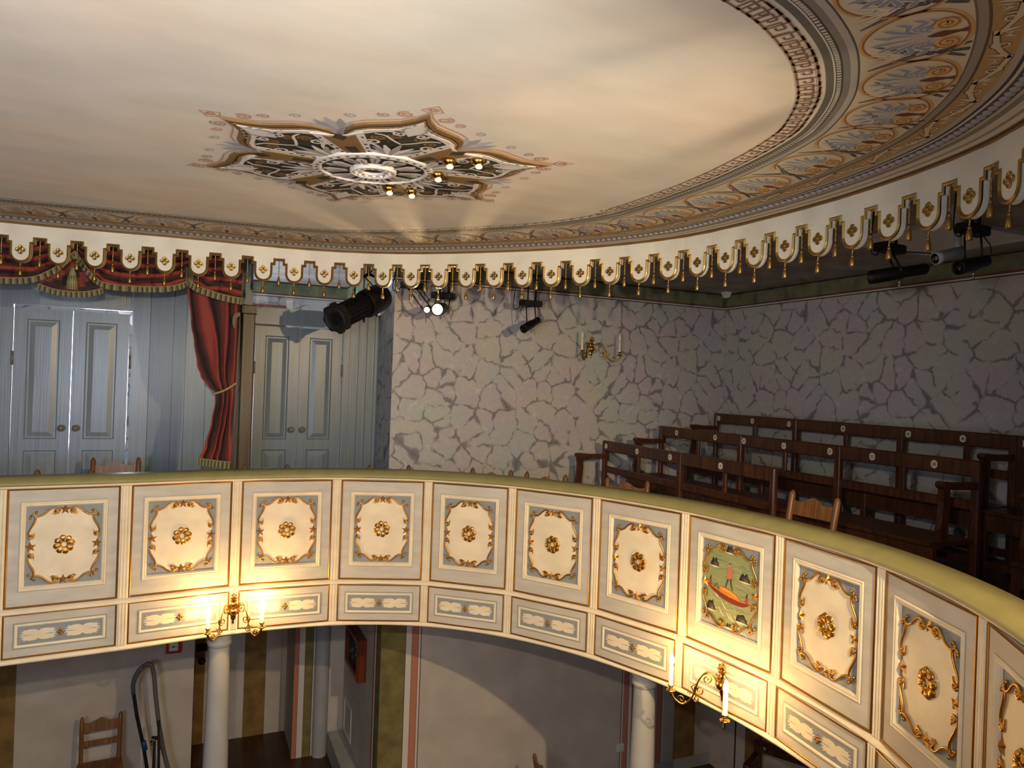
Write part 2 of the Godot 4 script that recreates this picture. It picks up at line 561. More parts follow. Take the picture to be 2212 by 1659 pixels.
func build_room() -> void:
	struct("floor", span(Vector3(-5, FLOOR - 0.2, -9.6), Vector3(6, FLOOR, 0.9)), mats["floor_wood"])
	# the gallery floor: a horseshoe slab behind the gallery front, plain plaster underneath
	var g := PackedVector2Array([Vector2(-4.9, -5.3), Vector2(-4.9, -9.4), Vector2(1.75, -9.4), Vector2(1.75, -6.9), Vector2(5.8, -6.9), Vector2(5.8, 0.7), Vector2(-4.9, 0.7), Vector2(-4.9, -0.7)])
	var rim := PackedVector2Array()
	var s := para.length()
	while s > 0.0:
		var q := para.at(s) - para.nor(s) * 0.06
		rim.append(q)
		s -= 0.15
	g.append_array(rim)
	struct("floor_gallery", flat_slab(g, 2.13, GAL), mats["plaster"])
	# low steps under the rows of benches
	var st := struct("floor_steps", span(Vector3(3.30, GAL, SIDE), Vector3(REAR, 2.53, -0.9)), mats["floor_wood"])
	struct("step", span(Vector3(4.32, 2.53, SIDE), Vector3(REAR, 2.69, -0.9)), mats["floor_wood"], st)
	struct("step", span(Vector3(5.06, 2.69, SIDE), Vector3(REAR, 2.84, -0.9)), mats["floor_wood"], st)
	# walls
	struct("wall_side", span(Vector3(1.73, 2.1, SIDE - 0.3), Vector3(REAR + 0.3, 5.4, SIDE)), mats["marble"])
	struct("wall_rear", span(Vector3(REAR, FLOOR - 0.1, SIDE - 0.3), Vector3(REAR + 0.3, 5.4, 0.93)), mats["marble"])
	struct("wall_passage", span(Vector3(1.73, 2.42, -9.5), Vector3(2.0, 5.4, SIDE - 0.3)), mats["marble"])
	var wb := struct("wall_outer", span(Vector3(-5, 2.1, -9.5), Vector3(2.0, 5.4, -9.2)), mats["marble"])
	struct("window_frame", span(Vector3(0.37, 2.6, -9.2), Vector3(0.98, 4.93, -9.14)), mats["line_red"], wb)
	struct("casing", span(Vector3(0.98, 2.6, -9.2), Vector3(1.06, 5.0, -9.16)), mats["line_white"], wb)
	struct("wall_stage", span(Vector3(-5.2, FLOOR - 0.1, -9.5), Vector3(-5, 5.4, 0.93)), mats["blackmatt"])
	# the near side wall with its window
	var wn := struct("wall_near", span(Vector3(-5, FLOOR - 0.1, 0.63), Vector3(-2.12, 5.4, 0.93)), mats["plaster"])
	struct("wall_piece", span(Vector3(-1.28, FLOOR - 0.1, 0.63), Vector3(REAR, 5.4, 0.93)), mats["plaster"], wn)
	struct("wall_piece", span(Vector3(-2.12, FLOOR - 0.1, 0.63), Vector3(-1.28, 3.28, 0.93)), mats["plaster"], wn)
	struct("wall_piece", span(Vector3(-2.12, 4.62, 0.63), Vector3(-1.28, 5.4, 0.93)), mats["plaster"], wn)
	var w := struct("window_1", bmesh(Vector3(-1.7, 3.95, 0.66), Vector3(0.84, 1.34, 0.01)), mats["daylight"])
	struct("sash", bmesh(Vector3(-1.7, 3.95, 0.63), Vector3(0.03, 1.34, 0.03)), mats["line_white"], w)
	# ceilings: the painted hall ceiling hangs a little under the gallery's
	var c := PackedVector2Array()
	s = 0.0
	while s < val.length():
		c.append(val.at(s) - val.nor(s) * 0.03)
		s += 0.09
	c.append(Vector2(-5.1, -0.2)); c.append(Vector2(-5.1, -6.05))
	struct("ceiling", flat_slab(c, HALL_CEIL, GAL_CEIL), mats["ceiling"])
	struct("ceiling_gallery", span(Vector3(-5.2, GAL_CEIL, -9.5), Vector3(REAR + 0.3, 5.45, 0.93)), mats["gal_ceiling"])
	# green frieze under the gallery ceiling with its painted lines
	for k in [["trim_1", Vector3(1.73, 0, SIDE), Vector3(REAR, 0, SIDE), Vector3(0, 0, 1)], ["trim_2", Vector3(REAR, 0, SIDE), Vector3(REAR, 0, 0.6), Vector3(-1, 0, 0)], ["trim_3", Vector3(-5, 0, -9.2), Vector3(1.73, 0, -9.2), Vector3(0, 0, 1)], ["trim_4", Vector3(1.73, 0, -9.2), Vector3(1.73, 0, SIDE), Vector3(-1, 0, 0)]]:
		var lie := func(y0: float, y1: float, t: float): return span(k[1] + Vector3(0, y0, 0), k[2] + Vector3(0, y1, 0) + k[3] * t)
		var f := struct(k[0], lie.call(5.075, 5.205, 0.012), mats["frieze_green"])
		struct("painted_line", lie.call(5.205, GAL_CEIL, 0.016), mats["line_dark"], f)
		struct("painted_line", lie.call(5.055, 5.075, 0.016), mats["line_red"], f)
		struct("painted_line", lie.call(5.043, 5.055, 0.02), mats["line_white"], f)
		struct("painted_line", lie.call(5.036, 5.043, 0.014), mats["line_dark"], f)

func panelled(m: MB, w: float, h: float, t: float, panels: Array) -> void:   # a framed leaf, origin at its lower left, front at z = 0; panels are [x0, y0, x1, y1] with full-height stiles beside them
	var x0: float = panels[0][0]
	var x1: float = panels[0][2]
	m.quad(Vector3(0, 0, 0), Vector3(x0, 0, 0), Vector3(x0, h, 0), Vector3(0, h, 0))
	m.quad(Vector3(x1, 0, 0), Vector3(w, 0, 0), Vector3(w, h, 0), Vector3(x1, h, 0))
	var y := 0.0
	for p in panels + [[x0, h, x1, h]]:
		m.quad(Vector3(x0, y, 0), Vector3(x1, y, 0), Vector3(x1, p[1], 0), Vector3(x0, p[1], 0))
		y = p[3]
	for p in panels:
		var rings := []
		for r in [[0.0, 0.0], [0.010, -0.014], [0.022, -0.014], [0.062, -0.003]]:
			rings.append([Vector3(p[0] + r[0], p[1] + r[0], r[1]), Vector3(p[2] - r[0], p[1] + r[0], r[1]), Vector3(p[2] - r[0], p[3] - r[0], r[1]), Vector3(p[0] + r[0], p[3] - r[0], r[1])])
		for i in 3:
			for k in 4:
				m.quad(rings[i][k], rings[i][(k + 1) % 4], rings[i + 1][(k + 1) % 4], rings[i + 1][k])
		m.quad(rings[3][0], rings[3][1], rings[3][2], rings[3][3])
	m.quad(Vector3(w, 0, -t), Vector3(0, 0, -t), Vector3(0, h, -t), Vector3(w, h, -t))
	m.quad(Vector3(0, 0, -t), Vector3(0, 0, 0), Vector3(0, h, 0), Vector3(0, h, -t))
	m.quad(Vector3(w, 0, 0), Vector3(w, 0, -t), Vector3(w, h, -t), Vector3(w, h, 0))
	m.quad(Vector3(0, h, 0), Vector3(w, h, 0), Vector3(w, h, -t), Vector3(0, h, -t))

func build_boxes() -> void:   # the boarded partition of the boxes and its two double doors
	var zp := -7.37
	var pw := Node3D.new()
	pw.name = "wall_partition"
	add_child(pw)
	pw.set_meta("kind", "structure")
	var planks := [[-4.9, -3.6], [-3.6, -2.9], [-2.9, -2.35], [-2.35, -1.82], [-1.82, -1.53], [-0.545, -0.40], [-0.396, -0.205], [-0.201, -0.098], [-0.094, 0.08], [0.084, 0.37]]
	for i in planks.size():
		var k = planks[i]
		struct("plank", span(Vector3(k[0], GAL, zp - 0.035), Vector3(k[1], GAL_CEIL, zp + (0.012 if i == 5 else 0.004 * (i % 2)))), mats["blue_paint" if i < 6 else "plank_paint"], pw)
	for k in [[1.358, 1.425], [1.429, 1.515], [1.519, 1.60], [1.604, 1.68], [1.684, 1.729]]:
		struct("plank", span(Vector3(k[0], GAL, zp - 0.035), Vector3(k[1], 4.73, zp + (0.012 if k[0] < 1.4 else 0.0))), mats["plank_paint"], pw)
	for k in [[-4.9, -1.50, GAL, GAL_CEIL], [-0.52, 0.48, GAL, GAL_CEIL], [1.375, 1.73, GAL, 4.725]]:
		struct("backing_board", span(Vector3(k[0], k[2], zp - 0.06), Vector3(k[1], k[3], zp - 0.036)), mats["plank_paint"], pw)
	struct("lintel", span(Vector3(-1.53, 4.603, zp - 0.035), Vector3(-0.549, GAL_CEIL, zp)), mats["blue_paint"], pw)
	struct("head_board", span(Vector3(-1.46, 4.62, zp), Vector3(-0.60, 4.80, zp + 0.022)), mats["blue_paint"], pw)
	struct("lintel", span(Vector3(0.506, 4.568, zp - 0.035), Vector3(1.358, 4.73, zp)), mats["plank_paint"], pw)
	struct("casing", span(Vector3(-1.53, GAL, zp - 0.035), Vector3(-1.452, 4.603, zp + 0.01)), mats["blue_paint"], pw)
	# grained brown post between the boxes
	var po := struct("post", bmesh(Vector3(0.445, 3.54, zp + 0.02), Vector3(0.115, 2.24, 0.10), 0.008), mats["post_brown"], pw)
	struct("post_cap", bmesh(Vector3(0.445, 4.69, zp + 0.025), Vector3(0.135, 0.09, 0.13), 0.01), mats["post_brown"], pw)
	struct("post_board", span(Vector3(0.30, GAL, zp + 0.03), Vector3(0.372, 4.56, zp + 0.06)), mats["post_brown"], pw)
	for dn in [["door_1", -1.447, -0.557, 4.583, 0.009, 0.013, "blue_paint"], ["door_2", 0.514, 1.352, 4.556, 0.006, 0.004, "plank_paint"]]:
		var d := Node3D.new()
		d.name = dn[0]
		add_child(d)
		d.set_meta("kind", "structure")
		d.position = Vector3(dn[1], GAL, zp - 0.004)
		var w: float = dn[2] - dn[1]
		var h: float = dn[3] - GAL
		var lw: float = (w - dn[4] - dn[5]) * 0.5
		for k in 2:
			var m := MB.new()
			panelled(m, lw, h - 0.008, 0.03, [[0.095, 0.12, lw - 0.095, 0.92], [0.095, 1.02, lw - 0.095, h - 0.10]])
			var leaf := struct("door_leaf", m.done(), mats[dn[6]], d)
			leaf.position.x = 0.0 if k == 0 else lw + dn[4]
			var kn := MB.new()
			kn.lathe([Vector2(0.012, 0), Vector2(0.011, 0.025), Vector2(0.022, 0.034), Vector2(0.029, 0.048), Vector2(0.026, 0.062), Vector2(0.0, 0.07)], 14, Transform3D(Basis(Vector3.RIGHT, Vector3.BACK, Vector3.DOWN), Vector3(lw - 0.055 if k == 0 else 0.045, 1.12, 0)))
			struct("door_knob", kn.done(), mats["knob"], leaf)
		for k in 2:
			for yy in [0.45, 1.72]:
				var hm := MB.new()
				hm.tube([Vector3(0, -0.06, 0), Vector3(0, 0.06, 0)], 0.011, 8)
				var hg := struct("hinge", hm.done(), mats["knob"], d)
				hg.position = Vector3(-0.004 if k == 0 else w + 0.004, yy, 0.012)
	struct("threshold", span(Vector3(-1.53, GAL, zp - 0.05), Vector3(1.358, GAL + 0.012, zp)), mats["floor_wood"], pw)

func build_lower() -> void:   # under the gallery
	var zr := -8.55
	var wl := struct("wall_stalls", span(Vector3(-5, FLOOR - 0.1, zr - 0.3), Vector3(0.085, 2.2, zr)), mats["plaster"])
	struct("painted_band", span(Vector3(-5, FLOOR, zr), Vector3(-1.55, 2.2, zr + 0.002)), mats["ochre"], wl)
	var wr := struct("wall_recess", span(Vector3(-0.4, FLOOR - 0.1, -9.55), Vector3(1.3, 2.2, -9.27)), mats["plaster"])
	struct("painted_band", span(Vector3(0.655, FLOOR, -9.27), Vector3(0.905, 2.2, -9.267)), mats["ochre"], wr)
	struct("painted_band", span(Vector3(0.06, FLOOR, -9.27), Vector3(0.21, 2.2, -9.267)), mats["ochre"], wr)
	struct("painted_line", span(Vector3(1.088, FLOOR, -9.27), Vector3(1.094, 2.2, -9.267)), mats["outline_grey"], wr)
	var pier := struct("wall_pier", span(Vector3(1.15, FLOOR - 0.1, -9.27), Vector3(1.52, 2.2, zr)), mats["plaster"])
	var x := 1.15
	for k in [[0.045, "pink"], [0.004, "line_dark"], [0.065, "stripe_white"], [0.004, "line_dark"], [0.085, "olive"], [0.006, "line_dark"]]:
		struct("painted_stripe", span(Vector3(x, FLOOR, zr), Vector3(x + k[0], 2.2, zr + 0.003)), mats[k[1]], pier)
		x += k[0]
	struct("painted_stripe", span(Vector3(1.147, FLOOR, -8.60), Vector3(1.15, 2.2, zr)), mats["pink"], pier)
	var jm := MB.new()
	jm.lathe([Vector2(0.085, FLOOR), Vector2(0.085, 2.15)], 16, Transform3D(Basis(), Vector3(1.46, 0, zr + 0.01)))
	struct("round_jamb", jm.done(), mats["column"], pier)
	var wp := struct("wall_passage_lower", span(Vector3(1.72, FLOOR - 0.1, zr), Vector3(2.0, 2.2, SIDE)), mats["plaster"])
	struct("wall_piece", span(Vector3(1.5, FLOOR - 0.1, zr - 0.3), Vector3(2.0, 2.2, zr)), mats["plaster"], wp)
	struct("painted_stripe", span(Vector3(1.717, FLOOR, -6.99), Vector3(1.72, 2.2, SIDE)), mats["olive"], wp)
	struct("painted_stripe", span(Vector3(1.717, FLOOR, -7.035), Vector3(1.72, 2.2, -7.015)), mats["stripe_white"], wp)
	struct("painted_stripe", span(Vector3(1.717, FLOOR, -7.10), Vector3(1.72, 2.2, -7.035)), mats["pink"], wp)
	struct("plinth", bmesh(Vector3(1.635, -0.22, -7.65), Vector3(0.17, 0.26, 1.75), 0.008), mats["column"], wp)
	var pc := MB.new()
	for k in [[-8.42, -8.40, -0.02, 0.34], [-8.05, -8.03, -0.02, 0.34]]:
		pc.box(Vector3(1.715, (k[2] + k[3]) * 0.5, (k[0] + k[1]) * 0.5), Vector3(0.012, k[3] - k[2], 0.02))
	for yy in [-0.02, 0.34]:
		pc.box(Vector3(1.715, yy, -8.225), Vector3(0.012, 0.02, 0.39))
	struct("panel_cover", pc.done(), mats["stripe_white"], wp)
	var ws := struct("wall_side_lower", span(Vector3(1.72, FLOOR - 0.1, SIDE - 0.3), Vector3(REAR + 0.3, 2.2, SIDE)), mats["plaster"])
	for k in [[1.72, 1.958, "olive"], [1.958, 1.964, "line_dark"], [1.964, 2.022, "stripe_white"], [2.022, 2.026, "line_dark"], [2.026, 2.088, "pink"], [2.088, 2.092, "line_dark"], [2.092, 2.108, "stripe_white"], [2.114, 2.12, "line_dark"], [4.47, 4.476, "line_dark"], [4.48, 4.492, "stripe_white"], [4.5, 4.56, "pink"], [4.56, 4.566, "line_dark"], [4.566, 4.606, "stripe_white"], [4.606, 4.612, "line_dark"], [4.612, 4.75, "olive"], [4.95, 5.02, "pink"], [5.02, 5.025, "line_dark"], [5.036, 5.046, "stripe_white"], [5.2, 5.50, "ochre"]]:
		struct("painted_stripe", span(Vector3(k[0], FLOOR, SIDE), Vector3(k[1], 2.2, SIDE + 0.003)), mats[k[2]], ws)
	var lr := struct("wall_rear_lower", span(Vector3(REAR - 0.02, FLOOR, SIDE), Vector3(REAR, 2.13, 0.6)), mats["plaster"])
	struct("painted_stripe", span(Vector3(REAR - 0.025, FLOOR, -6.37), Vector3(REAR - 0.02, 2.13, -6.35)), mats["line_dark"], lr)
	struct("baseboard_side", span(Vector3(2.2, FLOOR, SIDE), Vector3(REAR, -0.22, SIDE + 0.02)), mats["column"])
	struct("painted_band", span(Vector3(REAR - 0.025, FLOOR, -6.2), Vector3(REAR - 0.02, 2.13, -5.95)), mats["ochre"], lr)
	# turned columns that carry the gallery front
	var c0: Node3D
	for k in [[Vector3(0.235, FLOOR, -5.99), "pale grey round column under the gallery front, left of the doorway recess"], [Vector3(2.985, FLOOR, -4.25), "grey round column under the gallery front, below the twin-candle bracket on the right"]]:
		var m := MB.new()
		m.lathe([Vector2(0.125, 0), Vector2(0.125, 0.12), Vector2(0.108, 0.15), Vector2(0.104, 0.3), Vector2(0.092, 1.4), Vector2(0.076, 2.3)], 24)
		var t := thing("column", k[1], "column", k[0], 0.0)
		part("shaft", m.done(), mats["column"], t)
		var q := MB.new()
		q.lathe([Vector2(0.076, 2.3), Vector2(0.09, 2.32), Vector2(0.092, 2.34), Vector2(0.082, 2.36), Vector2(0.108, 2.41), Vector2(0.112, 2.48)], 24)
		part("capital", q.done(), mats["column"], t)

func spiral(c: Vector2, r0: float, r1: float, a0: float, turns: float, n := 18) -> Array:   # from r0 inwards to r1
	var o := []
	for i in n + 1:
		var t := float(i) / n
		var r := lerpf(r0, r1, t)
		var a := a0 + TAU * turns * t
		o.append(c + Vector2(cos(a), sin(a)) * r)
	return o

func smooth2(ctrl: Array, n := 6) -> Array:
	var o := []
	for i in ctrl.size() - 1:
		for k in n:
			o.append((ctrl[i] as Vector2).cubic_interpolate(ctrl[i + 1], ctrl[maxi(i - 1, 0)], ctrl[mini(i + 2, ctrl.size() - 1)], float(k) / n))
	o.append(ctrl[-1])
	return o

func taper(n: int, a: float, mid: float, b: float) -> Array:   # stroke widths: a at the start, mid halfway, b at the end
	var o := []
	for i in n:
		var t := float(i) / (n - 1)
		o.append(lerpf(a, mid, sin(t * PI / 2)) if t < 0.6 else lerpf(mid, b, (t - 0.6) / 0.4))
	return o

func ceil_frame(s: float, d: float) -> Transform3D:   # x along the valance, y towards the middle, z down out of the ceiling
	var q := val.at(s) + val.nor(s) * d
	var t := val.tang(s)
	var k := val.nor(s)
	return Transform3D(Basis(Vector3(t.x, 0, t.y), Vector3(k.x, 0, k.y), Vector3.DOWN), Vector3(q.x, HALL_CEIL, q.y))

func build_ceiling() -> void:
	var ce: Node = get_node("ceiling")
	var s_end := val.nearest(0.9, -0.58)
	var bands := [[0.004, 0.02, lin(122, 92, 60)], [0.02, 0.05, lin(196, 190, 180)], [0.05, 0.066, lin(140, 134, 128)], [0.066, 0.10, lin(190, 186, 178)], [0.10, 0.125, lin(128, 122, 118)], [0.125, 0.14, lin(176, 172, 168)], [0.14, 0.192, lin(84, 80, 82)], [0.192, 0.203, lin(196, 194, 190)], [0.203, 0.214, lin(54, 62, 74)], [0.214, 0.236, lin(170, 166, 158)], [0.236, 0.315, lin(172, 144, 104)], [0.315, 0.323, lin(92, 80, 72)], [0.323, 0.346, lin(150, 144, 138)], [0.346, 0.352, lin(112, 104, 98)], [0.352, 0.636, lin(206, 197, 180)], [0.636, 0.642, lin(88, 86, 84)], [0.642, 0.662, lin(178, 176, 174)], [0.662, 0.682, lin(132, 130, 128)], [0.682, 0.704, lin(74, 74, 72)], [0.704, 0.709, lin(206, 204, 198)], [0.709, 0.732, lin(104, 101, 96)]]
	var n := int(s_end / 0.07)
	var m := MB.new()
	for b in bands:
		m.col = b[2]
		for i in n:
			var a := s_end * i / n
			var e := s_end * (i + 1) / n
			var y := HALL_CEIL - 0.0006
			m.quad(val.xyz(a, b[0], y), val.xyz(a, b[1], y), val.xyz(e, b[1], y), val.xyz(e, b[0], y))
	part("painted_border", m.done(), mats["paint"], ce)
	# painted bead-and-dentil courses
	m = MB.new()
	var s := 0.02
	while s < s_end:
		var f := ceil_frame(s, 0.166)
		m.col = lin(150, 144, 148)
		m.lathe([Vector2(0.0175, 0), Vector2(0.014, 0.008), Vector2(0, 0.0115)], 8, Transform3D(f.basis * Basis(Vector3.RIGHT, Vector3.BACK, Vector3.DOWN) , f.origin))
		s += 0.043
	s = 0.0
	while s < s_end:
		var f := ceil_frame(s, 0.694)
		m.col = lin(196, 194, 188)
		m.flat([Vector2(-0.006, -0.006), Vector2(0.006, -0.006), Vector2(0.006, 0.007), Vector2(-0.006, 0.007)], 0.0012, f)
		s += 0.026
	var bd := part("bead_course", m.done(), mats["paint"], ce)
	bd.set_meta("kind", "stuff")
	# scrollwork on the tan band
	m = MB.new()
	s = 0.0
	var per := 0.193
	var side := 1.0
	while s < s_end:
		var f := ceil_frame(s, 0.276)
		var w := smooth2([Vector2(-per / 2, -0.028 * side), Vector2(-0.03, 0.006 * side), Vector2(0.02, 0.02 * side), Vector2(per / 2, 0.028 * side)])
		m.col = lin(118, 92, 72)
		m.stroke(w, 0.022, 0.001, f)
		m.stroke(spiral(Vector2(0.0, 0.004 * side), 0.03, 0.006, 0.4, 1.3 * side), 0.012, 0.0012, f)
		m.col = lin(204, 192, 174)
		m.stroke(w, 0.014, 0.0016, f)
		m.stroke(spiral(Vector2(0.0, 0.002 * side), 0.028, 0.006, 0.4, 1.3 * side), 0.007, 0.0018, f)
		for k in [[-0.07, 0.03], [0.06, -0.012], [0.075, -0.03]]:
			m.stroke([Vector2(k[0] - 0.012, -0.02 * side), Vector2(k[0], 0.0), Vector2(k[0] + 0.012, k[1] * side)], [0.004, 0.016, 0.002], 0.002, f)
		side = -side
		s += per
	part("painted_scrollwork", m.done(), mats["paint"], ce)
	# palmettes
	var pal := palmette()
	s = val.nearest(-3.4, -5.98)
	s = 0.12
	while s < s_end - 0.1:
		part("painted_palmette", pal, mats["paint"], ce, ceil_frame(s, 0.494))
		s += 0.388
	# key pattern, from the scroll where it starts round the curve; a faint running wave along the straight
	m = MB.new()
	var s_key := val.nearest(2.88, -3.45) - 0.1
	s = s_key
	var L := 0.088
	while s < s_end:
		var prev := Vector2.ZERO
		var path := [Vector2(0, 0), Vector2(0, 1), Vector2(0.80, 1), Vector2(0.80, 0.30), Vector2(0.36, 0.30), Vector2(0.36, 0.66), Vector2(0.56, 0.66)]
		for layer in 2:
			m.col = lin(206, 190, 172) if layer == 0 else lin(122, 96, 84)
			for i in path.size() - 1:
				m.stroke([Vector2(path[i].x * L, path[i].y * 0.064), Vector2(path[i + 1].x * L, path[i + 1].y * 0.064)], 0.013 if layer == 0 else 0.0075, 0.0010 + 0.0004 * layer + 0.00005 * i, ceil_frame(s, 0.752))
			m.stroke([Vector2(0, 0), Vector2(L, 0)], 0.013 if layer == 0 else 0.0075, 0.0013 + 0.0004 * layer, ceil_frame(s, 0.752))
		s += L
	part("painted_key_pattern", m.done(), mats["paint"], ce)
	m = MB.new()
	var f0 := ceil_frame(s_key - 0.05, 0.785)
	m.col = lin(166, 130, 104)
	m.stroke(spiral(Vector2(0, 0), 0.05, 0.008, 2.0, 1.6), 0.009, 0.0012, f0)
	m.stroke(spiral(Vector2(-0.09, -0.005), 0.04, 0.008, 0.2, -1.4), 0.008, 0.0012, f0)
	s = 0.0
	m.col = lin(158, 146, 138)
	while s < s_key - 0.2:
		var f := ceil_frame(s, 0.765)
		m.stroke([Vector2(-0.05, -0.012), Vector2(-0.02, 0.012), Vector2(0.02, 0.012), Vector2(0.05, -0.012)], 0.012, 0.001, f)
		s += 0.1
	part("painted_wave_line", m.done(), mats["paint"], ce)
	build_medallion()

func palmette() -> ArrayMesh:
	var m := MB.new()
	var egg := []
	for i in 41:
		var a := TAU * i / 40.0
		egg.append(Vector2(sin(a) * 0.150 * (1.0 - 0.12 * cos(a)), cos(a) * 0.134))
	m.col = lin(214, 204, 184)
	m.flat(egg.slice(0, 40), 0.0012)
	m.col = lin(200, 164, 112)
	m.stroke(egg, 0.014, 0.0016)
	m.col = lin(150, 100, 66)
	var egg2 := []
	for q in egg: egg2.append(q * 0.965)
	m.stroke(egg2, 0.0055, 0.002)
	var base := Vector2(0, -0.035)
	var leaf := [[0, 0.148, 0.0], [19, 0.143, -0.1], [37, 0.136, 0.0], [56, 0.128, 0.25], [78, 0.116, 0.5], [100, 0.1, 0.75], [122, 0.082, 0.9]]
	for k in leaf.size():
		for sd in ([1] if k == 0 else [-1, 1]):
			var pts := []
			for i in 7:
				var t := i / 6.0
				var a: float = deg_to_rad(leaf[k][0] + leaf[k][2] * 46.0 * sin(t * PI * 1.15) * (-1.0 if t < 0.55 else 0.6))
				pts.append(base + Vector2(sin(a) * sd, cos(a)) * (0.018 + (leaf[k][1] - 0.018) * t))
			var wd := [0.002, 0.004, 0.007, 0.012, 0.0165, 0.014, 0.002]
			m.col = lin(228, 222, 208)
			m.stroke(pts, wd.map(func(v): return v + 0.006), 0.0021 + 0.00002 * k)
			m.col = lin(146, 156, 178)
			m.stroke(pts, wd, 0.0025 + 0.00002 * k)
	for sd in [-1, 1]:
		var sp := spiral(Vector2(0.058 * sd, -0.078), 0.036, 0.006, PI / 2 if sd > 0 else PI / 2, -1.9 * sd)
		m.col = lin(214, 180, 128)
		m.stroke(spiral(Vector2(0.058 * sd, -0.078), 0.018, 0.017, 0, 1.0), 0.034, 0.0027)
		m.col = lin(168, 116, 70)
		m.stroke(sp, 0.0065, 0.0031)
	m.col = lin(112, 62, 44)
	m.stroke([Vector2(0, -0.03), Vector2(0, -0.05), Vector2(0, -0.068), Vector2(0, -0.09), Vector2(0, -0.108), Vector2(0, -0.126)], [0.004, 0.024, 0.034, 0.02, 0.012, 0.026], 0.0034)
	# the dark acanthus crossing between two palmettes
	var u := 0.194
	for sd in [-1, 1]:
		var arm := smooth2([Vector2(u + 0.082 * sd, 0.125), Vector2(u + 0.045 * sd, 0.065), Vector2(u + 0.014 * sd, 0.02), Vector2(u + 0.006 * sd, -0.02)])
		m.col = lin(84, 80, 86)
		m.stroke(arm, taper(arm.size(), 0.006, 0.026, 0.012), 0.0014 + 0.0001 * sd)
		m.col = lin(140, 134, 140)
		m.stroke(arm, taper(arm.size(), 0.002, 0.009, 0.003), 0.0020 + 0.0001 * sd)
		var leg := smooth2([Vector2(u + 0.006 * sd, -0.045), Vector2(u + 0.016 * sd, -0.075), Vector2(u + 0.045 * sd, -0.125)])
		m.col = lin(84, 80, 86)
		m.stroke(leg, taper(leg.size(), 0.008, 0.018, 0.01), 0.0014 + 0.0001 * sd)
	m.stroke([Vector2(u, -0.04), Vector2(u, -0.08), Vector2(u, -0.128)], [0.006, 0.014, 0.02], 0.0018)
	m.stroke(spiral(Vector2(u, -0.03), 0.009, 0.008, 0, 1.0), 0.012, 0.002)
	m.col = lin(228, 220, 206)
	for k in 5:
		var a := (k - 2) * 0.2
		m.stroke([Vector2(u, 0.03), Vector2(u + sin(a) * 0.06, 0.075), Vector2(u + sin(a) * 0.12, 0.128)], [0.002, 0.009, 0.003], 0.0022 + 0.0001 * k)
	return m.done()

